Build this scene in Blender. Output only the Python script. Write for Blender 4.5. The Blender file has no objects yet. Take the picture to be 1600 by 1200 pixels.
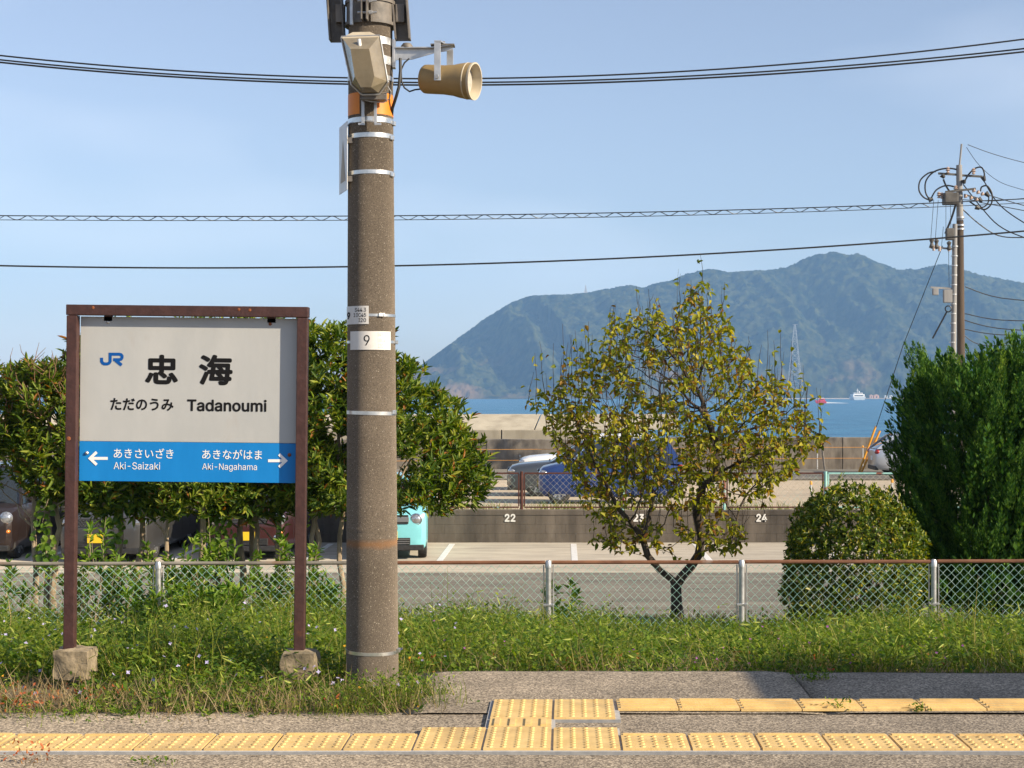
import bpy, bmesh, math, random
import numpy as np
from mathutils import Vector, Matrix, noise as mnoise

rad = math.radians
RNG = np.random.default_rng(11)
random.seed(11)
scene = bpy.context.scene
COL = scene.collection

# ------------------------------------------------------------------ camera
F_PX, CX, HY, CAM_H = 2400.0, 880.0, 617.0, 1.583      # focal length and principal point in photo pixels
cam_data = bpy.data.cameras.new('camera')
cam = bpy.data.objects.new('camera', cam_data)
COL.objects.link(cam)
cam.location = (0, 0, CAM_H)
cam.rotation_euler = (rad(90), 0, 0)
cam_data.sensor_width = 36.0
cam_data.lens = 36.0 * F_PX / 1600.0
cam_data.shift_x = (800 - CX) / 1600.0
cam_data.shift_y = (HY - 600) / 1600.0
cam_data.clip_start = 0.1
cam_data.clip_end = 40000
scene.camera = cam
scene.render.resolution_x, scene.render.resolution_y = 1024, 768

# ------------------------------------------------------------------ light
SUN_AZ, SUN_EL = 63.0, 27.0            # azimuth to the right of the direction back towards the camera
sd = Vector((math.sin(rad(SUN_AZ)) * math.cos(rad(SUN_EL)),
             -math.cos(rad(SUN_AZ)) * math.cos(rad(SUN_EL)), math.sin(rad(SUN_EL))))
sun_data = bpy.data.lights.new('sun', 'SUN')
sun_data.energy = 5.0
sun_data.angle = rad(0.55)
sun_data.color = (1.0, 0.84, 0.62)
sun = bpy.data.objects.new('sun', sun_data)
COL.objects.link(sun)
sun.rotation_euler = (-sd).to_track_quat('-Z', 'Y').to_euler()
sun.location = sd * 60

world = bpy.data.worlds.new('World')
scene.world = world
world.use_nodes = True
wn, wl = world.node_tree.nodes, world.node_tree.links
wn.clear()
w_out = wn.new('ShaderNodeOutputWorld')
w_bg = wn.new('ShaderNodeBackground')
w_bg.inputs['Strength'].default_value = 0.082
sky = wn.new('ShaderNodeTexSky')
sky.sky_type = 'NISHITA'
sky.sun_disc = False
sky.sun_elevation = rad(SUN_EL)
sky.sun_rotation = math.atan2(sd.x, sd.y)      # measured from +Y towards +X
sky.air_density = 1.2
sky.dust_density = 0.5
sky.ozone_density = 6.0
# thin veils of high cloud
tc = wn.new('ShaderNodeTexCoord')
mp = wn.new('ShaderNodeMapping')
mp.inputs['Scale'].default_value = (1.5, 1.5, 5.0)
mp.inputs['Rotation'].default_value = (0.0, 0.12, 0.3)
mp.inputs['Location'].default_value = (0.55, 0.2, 0.4)
nz = wn.new('ShaderNodeTexNoise')
nz.inputs['Scale'].default_value = 1.7
nz.inputs['Detail'].default_value = 3
nz.inputs['Roughness'].default_value = 0.5
rp = wn.new('ShaderNodeValToRGB')
rp.color_ramp.elements[0].position = 0.44
rp.color_ramp.elements[1].position = 0.74
rp.color_ramp.elements[0].color = (0, 0, 0, 1)
rp.color_ramp.elements[1].color = (0.42, 0.42, 0.42, 1)
mx = wn.new('ShaderNodeMix')
mx.data_type = 'RGBA'
wl.new(tc.outputs['Generated'], mp.inputs['Vector'])
wl.new(mp.outputs['Vector'], nz.inputs['Vector'])
wl.new(nz.outputs['Fac'], rp.inputs['Fac'])
wl.new(rp.outputs['Color'], mx.inputs[0])
hsv = wn.new('ShaderNodeHueSaturation')         # humid air: a paler, slightly violet blue
hsv.inputs['Saturation'].default_value = 0.68
tint = wn.new('ShaderNodeMix')
tint.data_type = 'RGBA'
tint.blend_type = 'MULTIPLY'
tint.inputs[0].default_value = 1.0
tint.inputs[7].default_value = (1.05, 0.985, 1.0, 1)
wl.new(sky.outputs['Color'], hsv.inputs['Color'])
wl.new(hsv.outputs['Color'], tint.inputs[6])
wl.new(tint.outputs[2], mx.inputs[6])
mx.inputs[7].default_value = (7.4, 7.7, 8.3, 1)
wl.new(mx.outputs[2], w_bg.inputs['Color'])
wl.new(w_bg.outputs['Background'], w_out.inputs['Surface'])

scene.view_settings.view_transform = 'Standard'
scene.view_settings.look = 'None'
scene.view_settings.exposure = 0.88
scene.view_settings.gamma = 1.0
scene.view_settings.use_curve_mapping = False
scene.render.engine = 'CYCLES'
scene.cycles.use_denoising = True
scene.cycles.max_bounces = 8
scene.cycles.diffuse_bounces = 3
scene.cycles.glossy_bounces = 3
scene.cycles.transmission_bounces = 4
scene.cycles.transparent_max_bounces = 8
scene.cycles.volume_bounces = 2
scene.cycles.sample_clamp_indirect = 4.0

# ------------------------------------------------------------------ helpers
def P(px, py, y):
    """point of the place that lies at depth y behind photo pixel (px, py); used to survey positions"""
    return Vector(((px - CX) / F_PX * y, y, CAM_H - (py - HY) / F_PX * y))

def nrm(a):
    a = np.asarray(a, float)
    return a / np.maximum(np.linalg.norm(a, axis=-1, keepdims=True), 1e-9)

class MB:
    """collects shapes and links them as one mesh object"""
    def __init__(self):
        self.v, self.f = [], []
    def add(self, vs, fs):
        o = len(self.v)
        self.v.extend([tuple(p) for p in vs])
        self.f.extend([tuple(i + o for i in f) for f in fs])
        return self
    def box(self, c, s, rot=None):
        x, y, z = s[0] / 2, s[1] / 2, s[2] / 2
        vs = [Vector((a * x, b * y, d * z)) for a in (-1, 1) for b in (-1, 1) for d in (-1, 1)]
        if rot is not None:
            m = rot if isinstance(rot, Matrix) else Matrix.Rotation(rot, 3, 'Z')
            vs = [m @ p for p in vs]
        vs = [p + Vector(c) for p in vs]
        return self.add(vs, [(0, 1, 3, 2), (4, 6, 7, 5), (0, 4, 5, 1), (2, 3, 7, 6), (0, 2, 6, 4), (1, 5, 7, 3)])
    def hexa(self, b, t):
        """b, t: four points each (ccw seen from above)"""
        return self.add(list(b) + list(t), [(3, 2, 1, 0), (4, 5, 6, 7)] + [(i, (i + 1) % 4, 4 + (i + 1) % 4, 4 + i) for i in range(4)])
    def tube(self, pts, r, n=8, caps=True):
        pts = [Vector(p) for p in pts]
        k = len(pts)
        rs = [r] * k if isinstance(r, (int, float)) else list(r)
        vs, fs = [], []
        t0 = (pts[1] - pts[0]).normalized()
        u = t0.orthogonal().normalized()
        for i in range(k):
            t = (pts[min(i + 1, k - 1)] - pts[max(i - 1, 0)])
            t = t.normalized() if t.length > 1e-9 else t0
            u = (u - t * u.dot(t))
            u = u.normalized() if u.length > 1e-6 else t.orthogonal().normalized()
            w = t.cross(u)
            for j in range(n):
                a = 2 * math.pi * j / n
                vs.append(pts[i] + (u * math.cos(a) + w * math.sin(a)) * rs[i])
        for i in range(k - 1):
            for j in range(n):
                j2 = (j + 1) % n
                fs.append((i * n + j, i * n + j2, (i + 1) * n + j2, (i + 1) * n + j))
        if caps:
            fs.append(tuple(range(n - 1, -1, -1)))
            fs.append(tuple((k - 1) * n + j for j in range(n)))
        return self.add(vs, fs)
    def cyl(self, a, b, r, r2=None, n=16):
        return self.tube([a, b], [r, r if r2 is None else r2], n)
    def lathe(self, prof, origin, axis=(0, 0, 1), n=24, closed=False):
        """prof: (radius, height) pairs along axis"""
        ax = Vector(axis).normalized()
        u = ax.orthogonal().normalized()
        w = ax.cross(u)
        vs, fs = [], []
        for (r, h) in prof:
            for j in range(n):
                a = 2 * math.pi * j / n
                vs.append(Vector(origin) + ax * h + (u * math.cos(a) + w * math.sin(a)) * r)
        for i in range(len(prof) - 1):
            for j in range(n):
                j2 = (j + 1) % n
                fs.append((i * n + j, i * n + j2, (i + 1) * n + j2, (i + 1) * n + j))
        if closed:
            fs.append(tuple(range(n - 1, -1, -1)))
            fs.append(tuple((len(prof) - 1) * n + j for j in range(n)))
        return self.add(vs, fs)
    def prism(self, poly, a, b, plane='xz'):
        """poly in a plane, extruded from a to b along the third axis"""
        n = len(poly)
        def pt(p, d):
            if plane == 'xz': return (p[0], d, p[1])
            if plane == 'yz': return (d, p[0], p[1])
            return (p[0], p[1], d)
        vs = [pt(p, a) for p in poly] + [pt(p, b) for p in poly]
        fs = [tuple(range(n)), tuple(range(2 * n - 1, n - 1, -1))]
        fs += [(i, n + i, n + (i + 1) % n, (i + 1) % n) for i in range(n)]
        return self.add(vs, fs)
    def build(self, name, m, parent=None, smooth=False, bevel=0.0, loc=None):
        me = bpy.data.meshes.new(name)
        me.from_pydata([tuple(p) for p in self.v], [], self.f)
        if bevel > 0 or True:
            bm = bmesh.new()
            bm.from_mesh(me)
            bmesh.ops.recalc_face_normals(bm, faces=bm.faces)
            if bevel > 0:
                es = [e for e in bm.edges if len(e.link_faces) == 2 and e.calc_face_angle(0) > 0.6]
                bmesh.ops.bevel(bm, geom=es, offset=bevel, segments=2, affect='EDGES', profile=0.6, clamp_overlap=True)
            bm.to_mesh(me)
            bm.free()
        return link(name, me, m, parent, smooth, loc)

def link(name, me, m=None, parent=None, smooth=False, loc=None):
    if m is not None:
        me.materials.append(m)
    if smooth:
        me.polygons.foreach_set('use_smooth', [True] * len(me.polygons))
        if smooth != 'all':
            try:
                me.set_sharp_from_angle(angle=rad(38))
            except Exception:
                pass
    o = bpy.data.objects.new(name, me)
    COL.objects.link(o)
    if parent is not None:
        o.parent = parent
    if loc is not None:
        o.location = loc
    return o

def mesh_np(name, V, F, m, parent=None, smooth=False, mat_idx=None, mats=None):
    """fast mesh from arrays; F is (n,3) or (n,4)"""
    V = np.asarray(V, np.float32)
    F = np.asarray(F, np.int32)
    me = bpy.data.meshes.new(name)
    n, k = F.shape
    me.vertices.add(len(V))
    me.vertices.foreach_set('co', V.ravel())
    me.loops.add(n * k)
    me.loops.foreach_set('vertex_index', F.ravel())
    me.polygons.add(n)
    me.polygons.foreach_set('loop_start', np.arange(0, n * k, k, dtype=np.int32))
    if smooth:
        me.polygons.foreach_set('use_smooth', np.ones(n, bool))
    me.update(calc_edges=True)
    return link(name, me, m, parent)

def tag(o, label=None, cat=None, group=None, kind=None):
    if label: o['label'] = label
    if cat: o['category'] = cat
    if group: o['group'] = group
    if kind: o['kind'] = kind
    return o

def thing(name, label, cat, loc=(0, 0, 0), rz=0.0, group=None):
    o = bpy.data.objects.new(name, None)
    COL.objects.link(o)
    o.location = loc
    o.rotation_euler = (0, 0, rz)
    o.empty_display_size = 0.1
    return tag(o, label, cat, group)

# ------------------------------------------------------------------ materials
def _nodes(name):
    m = bpy.data.materials.new(name)
    m.use_nodes = True
    nt = m.node_tree
    return m, nt, nt.nodes['Principled BSDF']

def mat(name, c1, c2=None, scale=8.0, rough=0.7, metal=0.0, bump=0.0, bscale=None, detail=5, lo=0.35, hi=0.65,
        stretch=(1, 1, 1), c3=None, s3=1.0, lo3=0.55, hi3=0.7, spec=0.5, coat=0.0, rvar=0.0, world=False):
    """principled surface: base colour from noise between c1 and c2, patches of c3, fine relief"""
    m, nt, b = _nodes(name)
    N, L = nt.nodes, nt.links
    b.inputs['Roughness'].default_value = rough
    b.inputs['Metallic'].default_value = metal
    b.inputs['Specular IOR Level'].default_value = spec
    b.inputs['Coat Weight'].default_value = coat
    if rough > .8 and metal == 0 and 'Diffuse Roughness' in b.inputs: b.inputs['Diffuse Roughness'].default_value = 0.8
    b.inputs['Coat Roughness'].default_value = 0.06
    b.inputs['Base Color'].default_value = (*c1, 1)
    t = N.new('ShaderNodeTexCoord')
    mpn = N.new('ShaderNodeMapping')
    mpn.inputs['Scale'].default_value = stretch
    if world:      # pattern runs on across neighbouring pieces
        gp = N.new('ShaderNodeNewGeometry')
        L.new(gp.outputs['Position'], mpn.inputs['Vector'])
    else:
        L.new(t.outputs['Object'], mpn.inputs['Vector'])
    if c2 is not None:
        n1 = N.new('ShaderNodeTexNoise')
        n1.inputs['Scale'].default_value = scale
        n1.inputs['Detail'].default_value = detail
        n1.inputs['Roughness'].default_value = 0.62
        L.new(mpn.outputs['Vector'], n1.inputs['Vector'])
        r = N.new('ShaderNodeValToRGB')
        r.color_ramp.elements[0].position = lo
        r.color_ramp.elements[1].position = hi
        r.color_ramp.elements[0].color = (*c1, 1)
        r.color_ramp.elements[1].color = (*c2, 1)
        L.new(n1.outputs['Fac'], r.inputs['Fac'])
        out = r.outputs['Color']
        if c3 is not None:
            n3 = N.new('ShaderNodeTexNoise')
            n3.inputs['Scale'].default_value = s3
            n3.inputs['Detail'].default_value = 6
            n3.inputs['Roughness'].default_value = 0.65
            L.new(mpn.outputs['Vector'], n3.inputs['Vector'])
            r3 = N.new('ShaderNodeMapRange')
            r3.inputs['From Min'].default_value = lo3
            r3.inputs['From Max'].default_value = hi3
            L.new(n3.outputs['Fac'], r3.inputs['Value'])
            mm = N.new('ShaderNodeMix')
            mm.data_type = 'RGBA'
            L.new(r3.outputs['Result'], mm.inputs[0])
            L.new(out, mm.inputs[6])
            mm.inputs[7].default_value = (*c3, 1)
            out = mm.outputs[2]
        L.new(out, b.inputs['Base Color'])
        if rvar:
            rr = N.new('ShaderNodeMapRange')
            rr.inputs['To Min'].default_value = rough - rvar
            rr.inputs['To Max'].default_value = rough + rvar
            L.new(n1.outputs['Fac'], rr.inputs['Value'])
            L.new(rr.outputs['Result'], b.inputs['Roughness'])
    if bump:
        nb = N.new('ShaderNodeTexNoise')
        nb.inputs['Scale'].default_value = bscale or scale * 3
        nb.inputs['Detail'].default_value = 4
        L.new(mpn.outputs['Vector'], nb.inputs['Vector'])
        bp = N.new('ShaderNodeBump')
        bp.inputs['Strength'].default_value = bump
        bp.inputs['Distance'].default_value = 0.02
        L.new(nb.outputs['Fac'], bp.inputs['Height'])
        L.new(bp.outputs['Normal'], b.inputs['Normal'])
    return m

def leaf_mat(name, cols, rough=0.45, trans=0.35, spec=0.4):
    """foliage: one colour per leaf (random per mesh island), some light through the blade"""
    m, nt, b = _nodes(name)
    N, L = nt.nodes, nt.links
    g = N.new('ShaderNodeNewGeometry')
    r = N.new('ShaderNodeValToRGB')
    r.color_ramp.interpolation = 'LINEAR'
    es = r.color_ramp.elements
    while len(es) < len(cols):
        es.new(0.5)
    for i, (p, c) in enumerate(cols):
        es[i].position = p
        es[i].color = (*c, 1)
    L.new(g.outputs['Random Per Island'], r.inputs['Fac'])
    L.new(r.outputs['Color'], b.inputs['Base Color'])
    b.inputs['Roughness'].default_value = rough
    b.inputs['Specular IOR Level'].default_value = spec
    tr = N.new('ShaderNodeBsdfTranslucent')
    hs = N.new('ShaderNodeHueSaturation')
    hs.inputs['Value'].default_value = 1.5
    hs.inputs['Saturation'].default_value = 1.1
    L.new(r.outputs['Color'], hs.inputs['Color'])
    L.new(hs.outputs['Color'], tr.inputs['Color'])
    ms = N.new('ShaderNodeMixShader')
    ms.inputs['Fac'].default_value = trans
    L.new(b.outputs['BSDF'], ms.inputs[1])
    L.new(tr.outputs['BSDF'], ms.inputs[2])
    out = N['Material Output']
    L.new(ms.outputs['Shader'], out.inputs['Surface'])
    return m

M = {}
def speckled(name, cols, cell, mott=(0.75, 1.15), mscale=1.2, rough=.9, bump=.35):
    """broken-stone surface: one grey per chip, broad mottling, worn relief"""
    m, nt, b = _nodes(name)
    N, L = nt.nodes, nt.links
    t = N.new('ShaderNodeTexCoord')
    v = N.new('ShaderNodeTexVoronoi'); v.inputs['Scale'].default_value = 1.0 / cell
    L.new(t.outputs['Object'], v.inputs['Vector'])
    se = N.new('ShaderNodeSeparateColor'); L.new(v.outputs['Color'], se.inputs['Color'])
    r = N.new('ShaderNodeValToRGB')
    es = r.color_ramp.elements
    while len(es) < len(cols): es.new(.5)
    for i, (q, c) in enumerate(cols):
        es[i].position = q; es[i].color = (*c, 1)
    L.new(se.outputs['Red'], r.inputs['Fac'])
    n = N.new('ShaderNodeTexNoise'); n.inputs['Scale'].default_value = mscale; n.inputs['Detail'].default_value = 7; n.inputs['Roughness'].default_value = .68
    L.new(t.outputs['Object'], n.inputs['Vector'])
    mr = N.new('ShaderNodeMapRange'); mr.inputs['From Min'].default_value = .32; mr.inputs['From Max'].default_value = .7
    mr.inputs['To Min'].default_value = mott[0]; mr.inputs['To Max'].default_value = mott[1]
    L.new(n.outputs['Fac'], mr.inputs['Value'])
    x = N.new('ShaderNodeMix'); x.data_type = 'RGBA'; x.blend_type = 'MULTIPLY'; x.inputs[0].default_value = 1
    L.new(r.outputs['Color'], x.inputs[6]); L.new(mr.outputs['Result'], x.inputs[7])
    L.new(x.outputs[2], b.inputs['Base Color'])
    b.inputs['Roughness'].default_value = rough
    if 'Diffuse Roughness' in b.inputs: b.inputs['Diffuse Roughness'].default_value = 0.9
    bp = N.new('ShaderNodeBump'); bp.inputs['Strength'].default_value = bump; bp.inputs['Distance'].default_value = .004
    L.new(v.outputs['Distance'], bp.inputs['Height']); L.new(bp.outputs['Normal'], b.inputs['Normal'])
    return m
M['steel'] = mat('galvanised_steel', (0.42, 0.43, 0.44), (0.56, 0.57, 0.58), 14, 0.42, 0.75, rvar=0.12)
M['bright_steel'] = mat('stainless_band', (0.55, 0.55, 0.54), (0.72, 0.72, 0.70), 20, 0.3, 0.9, rvar=0.1)
M['dark_steel'] = mat('weathered_steel', (0.10, 0.095, 0.09), (0.19, 0.17, 0.15), 9, 0.65, 0.25, bump=0.2)
M['black'] = mat('black_rubber', (0.015, 0.015, 0.016), (0.03, 0.03, 0.03), 20, 0.6)
M['cable'] = mat('black_cable', (0.012, 0.013, 0.015), None, rough=0.5)
M['white_paint'] = mat('white_paint', (0.74, 0.74, 0.72), (0.62, 0.61, 0.58), 6, 0.6, c3=(0.4, 0.37, 0.33), s3=3.5, lo3=0.6, hi3=0.85)
M['glass'] = mat('tinted_glass', (0.015, 0.02, 0.022), None, rough=0.04, spec=0.8, coat=0.6)
M['lens'] = mat('clear_lens', (0.30, 0.31, 0.32), (0.66, 0.67, 0.68), 16, 0.08, 0.7, coat=0.9)
M['red_lens'] = mat('red_lens', (0.30, 0.012, 0.012), None, rough=0.12, coat=0.8)
M['amber_lens'] = mat('amber_lens', (0.65, 0.20, 0.03), None, rough=0.15, coat=0.6)
M['chrome'] = mat('chrome', (0.78, 0.79, 0.80), None, rough=0.12, metal=1.0)
M['tyre'] = mat('tyre_rubber', (0.018, 0.018, 0.018), (0.04, 0.038, 0.035), 25, 0.8)
M['rim'] = mat('wheel_rim', (0.5, 0.51, 0.52), None, rough=0.3, metal=0.8)
M['plastic'] = mat('black_plastic', (0.02, 0.02, 0.021), (0.035, 0.035, 0.035), 18, 0.5)
M['ink'] = mat('black_ink', (0.008, 0.008, 0.009), None, rough=0.7, spec=.15)
M['grey_ink'] = mat('faded_grey_ink', (0.42, 0.42, 0.43), None, rough=0.6)
M['white_ink'] = mat('white_ink', (0.74, 0.76, 0.77), None, rough=0.5)
M['blue_ink'] = mat('blue_ink', (0.003, 0.075, 0.31), None, rough=0.7, spec=.15)
M['bark'] = mat('bark', (0.20, 0.15, 0.10), (0.44, 0.35, 0.245), 14, 0.9, bump=0.6, bscale=30, stretch=(1, 1, 0.35))
M['dark_bark'] = mat('dark_bark', (0.035, 0.026, 0.02), (0.10, 0.075, 0.055), 16, 0.9, bump=0.6, bscale=36, stretch=(1, 1, 0.4))

_INTER = None
def sign_font():
    """the plain sans face that comes with Blender, if it is there; otherwise the built-in one"""
    global _INTER
    if _INTER is None:
        try:
            import os
            _INTER = bpy.data.fonts.load(os.path.join(bpy.utils.system_resource('DATAFILES'), 'fonts', 'Inter.woff2'))
        except Exception:
            _INTER = False
    return _INTER

def text_mesh(s, mode, name, m, parent, rect, y, bold=0.0, rot=None, xs=1.0):
    """flat lettering fitted into rect = (x0, z0, x1, z1) of the parent's xz plane at depth y;
    bold thickens the strokes by laying shifted copies over each other"""
    cu = bpy.data.curves.new('lettering', 'FONT')
    cu.body = s
    cu.size = 1.0
    cu.resolution_u = 3
    cu.fill_mode = 'FRONT'
    f = sign_font()
    if f and all(ord(c) < 256 for c in s):
        cu.font = f
    to = bpy.data.objects.new('lettering_source', cu)
    COL.objects.link(to)
    dg = bpy.context.evaluated_depsgraph_get()
    dg.update()
    me = bpy.data.meshes.new_from_object(to.evaluated_get(dg))
    bpy.data.objects.remove(to)
    co = np.array([v.co[:] for v in me.vertices])
    fc = [tuple(p.vertices) for p in me.polygons]
    bd = max(0.0, bold)
    mn, mxx = co.min(0) - bd, co.max(0) + bd
    x0, z0, x1, z1 = rect
    sx = (x1 - x0) / (mxx[0] - mn[0])
    sz = (z1 - z0) / (mxx[1] - mn[1])
    b = MB()
    shifts = [(0, 0)] if bd == 0 else [(bd * math.cos(k * math.pi / 4), bd * math.sin(k * math.pi / 4)) for k in range(8)] + [(0, 0)]
    for i, (dx, dz) in enumerate(shifts):
        b.add([(x0 + (p[0] + dx - mn[0]) * sx, y - i * 1e-5, z0 + (p[1] + dz - mn[1]) * sz) for p in co], fc)
    me2 = bpy.data.meshes.new(name)
    me2.from_pydata(b.v, [], b.f)
    return link(name, me2, m, parent)

def stroke(mb, pts, w, y, closed=False):
    """flat thick polyline in the xz plane with mitred joints"""
    pts = [np.array(p, float) for p in pts]
    k = len(pts)
    L, Rr = [], []
    for i in range(k):
        a = pts[i] - pts[i - 1] if i > 0 else pts[1] - pts[0]
        b = pts[i + 1] - pts[i] if i < k - 1 else pts[-1] - pts[-2]
        a, b = a / np.linalg.norm(a), b / np.linalg.norm(b)
        na, nb = np.array([-a[1], a[0]]), np.array([-b[1], b[0]])
        n = na + nb
        n = n / np.linalg.norm(n)
        n = n / max(0.5, float(n @ na)) * w / 2
        L.append(pts[i] + n)
        Rr.append(pts[i] - n)
    vs = [(p[0], y, p[1]) for p in L] + [(p[0], y, p[1]) for p in Rr]
    mb.add(vs, [(i, i + 1, k + i + 1, k + i) for i in range(k - 1)])
    return mb

def leaves(pos, d, nn, ln, wd, fold=0.25, droop=0.15):
    """vectorised leaves: hexagonal blades folded along the midrib; returns V, F"""
    pos, d, nn = np.asarray(pos, float), nrm(d), np.asarray(nn, float)
    n = len(pos)
    side = nrm(np.cross(d, nn))
    up = np.cross(side, d)
    ln = np.broadcast_to(ln, (n,))[:, None]
    wd = np.broadcast_to(wd, (n,))[:, None]
    V = np.empty((n, 6, 3))
    V[:, 0] = pos
    V[:, 1] = pos + d * ln * 0.33 + side * wd * 0.5 + up * wd * fold
    V[:, 2] = pos + d * ln * 0.70 + side * wd * 0.40 + up * (wd * fold * 0.8 - ln * droop * 0.4)
    V[:, 3] = pos + d * ln - up * ln * droop
    V[:, 4] = pos + d * ln * 0.70 - side * wd * 0.40 + up * (wd * fold * 0.8 - ln * droop * 0.4)
    V[:, 5] = pos + d * ln * 0.33 - side * wd * 0.5 + up * wd * fold
    b = np.arange(n)[:, None] * 6
    F = np.concatenate([b + np.array([[0, 1, 2, 3]]), b + np.array([[0, 3, 4, 5]])], 0)
    return V.reshape(-1, 3), F

def blades(pos, d, ln, wd, bend):
    """grass blades: a quad and a pointed tip, bent over; returns V, quads (tip as degenerate-free narrow quad)"""
    pos, d = np.asarray(pos, float), nrm(d)
    n = len(pos)
    a = RNG.uniform(0, 2 * np.pi, n)
    side = np.stack([np.cos(a), np.sin(a), np.zeros(n)], 1)
    bd = np.stack([-np.sin(a), np.cos(a), np.zeros(n)], 1) * np.where(RNG.random(n) < 0.5, 1, -1)[:, None]
    ln = np.broadcast_to(ln, (n,))[:, None]
    wd = np.broadcast_to(wd, (n,))[:, None]
    bend = np.broadcast_to(bend, (n,))[:, None]
    V = np.empty((n, 6, 3))
    m1 = pos + d * ln * 0.5 + bd * ln * bend * 0.25
    m2 = pos + d * ln * (1 - 0.3 * bend) + bd * ln * bend
    V[:, 0] = pos - side * wd * 0.5
    V[:, 1] = pos + side * wd * 0.5
    V[:, 2] = m1 - side * wd * 0.42
    V[:, 3] = m1 + side * wd * 0.42
    V[:, 4] = m2 - side * wd * 0.06
    V[:, 5] = m2 + side * wd * 0.06
    b = np.arange(n)[:, None] * 6
    F = np.concatenate([b + np.array([[0, 1, 3, 2]]), b + np.array([[2, 3, 5, 4]])], 0)
    return V.reshape(-1, 3), F

def rand_dirs(n):
    v = RNG.normal(size=(n, 3))
    return nrm(v)

def shoots(base, axis, n_leaf, ln, wd, slen, spread=0.9, lnvar=0.3):
    """leafy twig ends: n_leaf leaves set round each short shoot"""
    S = len(base)
    base, axis = np.repeat(base, n_leaf, 0), np.repeat(nrm(axis), n_leaf, 0)
    t = np.tile((np.arange(n_leaf) + 0.5) / n_leaf, S)
    n = len(base)
    off = rand_dirs(n)
    off = nrm(off - axis * np.sum(off * axis, 1, keepdims=True))
    pos = base + axis * (t * slen)[:, None]
    d = nrm(axis * (0.35 + 0.75 * t)[:, None] + off * spread)
    nn = nrm(axis + 0.5 * rand_dirs(n))
    nn = np.where((np.abs(np.sum(nn * d, 1)) > 0.95)[:, None], rand_dirs(n), nn)
    L = ln * RNG.uniform(1 - lnvar, 1 + lnvar, n)
    return leaves(pos, d, nn, L, L * wd / ln)

def vnoise2(x, y, seed=0):
    """smooth value noise on arrays"""
    r = np.random.default_rng(seed).random((257, 257))
    xi, yi = np.floor(x).astype(int), np.floor(y).astype(int)
    fx, fy = x - xi, y - yi
    fx, fy = fx * fx * (3 - 2 * fx), fy * fy * (3 - 2 * fy)
    xi, yi = xi % 256, yi % 256
    a = r[xi, yi] * (1 - fx) + r[xi + 1, yi] * fx
    b = r[xi, yi + 1] * (1 - fx) + r[xi + 1, yi + 1] * fx
    return a * (1 - fy) + b * fy

def fbm2(x, y, o=5, seed=0):
    s, a, t = 0, 1, 0
    for i in range(o):
        s = s + a * vnoise2(x * 2 ** i + 17.3 * i, y * 2 ** i + 9.1 * i, seed + i)
        t += a
        a *= 0.5
    return s / t
# ================================================================== THE SETTING
LOT_Z, SEA_Z = -1.577, -6.5

M['asphalt'] = speckled('old_platform_asphalt', [(0, (0.075, 0.060, 0.044)), (.3, (0.155, 0.128, 0.097)), (.62, (0.255, 0.213, 0.163)), (1, (0.44, 0.375, 0.29))], .0085, (.62, 1.12), 1.5)
M['asphalt_dark'] = mat('lane_asphalt', (0.085, 0.078, 0.066), (0.20, 0.185, 0.155), 2.2, 0.92, bump=0.3, bscale=80, detail=10, stretch=(.35, 1.5, 1), lo=.3, hi=.72, world=True)
M['lot'] = mat('worn_lot_surface', (0.288, 0.26, 0.216), (0.4, 0.36, 0.296), 3.0, 0.9, bump=0.3, bscale=60, detail=10, stretch=(0.4, 1.6, 1), world=True,
               c3=(0.176, 0.16, 0.136), s3=0.9, lo3=0.55, hi3=0.8)
M['sand'] = mat('sandy_gravel', (0.32, 0.264, 0.192), (0.448, 0.376, 0.28), 5, 0.95, bump=0.4, bscale=40, detail=8, c3=(0.264, 0.224, 0.176), s3=0.35, lo3=0.5, hi3=0.75)
M['soil'] = mat('soil', (0.055, 0.045, 0.028), (0.14, 0.11, 0.07), 9, 0.95, bump=0.6, bscale=30)
M['ballast'] = mat('ballast', (0.08, 0.064, 0.052), (0.208, 0.176, 0.144), 18, 0.95, bump=0.8, bscale=18)
M['concrete'] = mat('weathered_concrete', (0.16, 0.14, 0.116), (0.264, 0.236, 0.2), 3.0, 0.9, bump=0.25, bscale=40, stretch=(1, 1, 0.35), detail=8,
                    c3=(0.08, 0.0704, 0.06), s3=1.6, lo3=0.48, hi3=0.75)
M['wall_block'] = mat('stained_block', (0.085, 0.071, 0.057), (0.19, 0.16, 0.128), 2.2, 0.9, bump=0.25, bscale=50, stretch=(1, 1, 0.22), detail=8, lo=.32, hi=.68,
                      c3=(0.045, 0.038, 0.032), s3=1.0, lo3=0.46, hi3=0.72, world=True)
M['pale_concrete'] = mat('pale_concrete', (0.31, 0.28, 0.22), (0.40, 0.365, 0.29), 1.2, 0.9, bump=0.2, bscale=20, stretch=(1, 1, 0.3), detail=7,
                         c3=(0.22, 0.195, 0.15), s3=0.9, lo3=0.5, hi3=0.8, world=True)
M['tile'] = mat('yellow_tactile_tile', (0.60, 0.405, 0.15), (0.69, 0.49, 0.205), 9, 0.75, bump=0.1, bscale=80, c3=(0.36, 0.255, 0.12), s3=2.6, lo3=0.50, hi3=0.80, world=True)
M['mortar'] = mat('grey_mortar', (0.24, 0.248, 0.264), (0.336, 0.336, 0.336), 25, 0.9)

def slab(name, x0, x1, y0, y1, z0, z1, m, parent, bevel=0.0):
    c = Vector(((x0 + x1) / 2, (y0 + y1) / 2, z1))
    b = MB().box((0, 0, (z0 - z1) / 2), (x1 - x0, y1 - y0, z1 - z0))
    return b.build(name, m, parent, bevel=bevel, loc=c)

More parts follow.
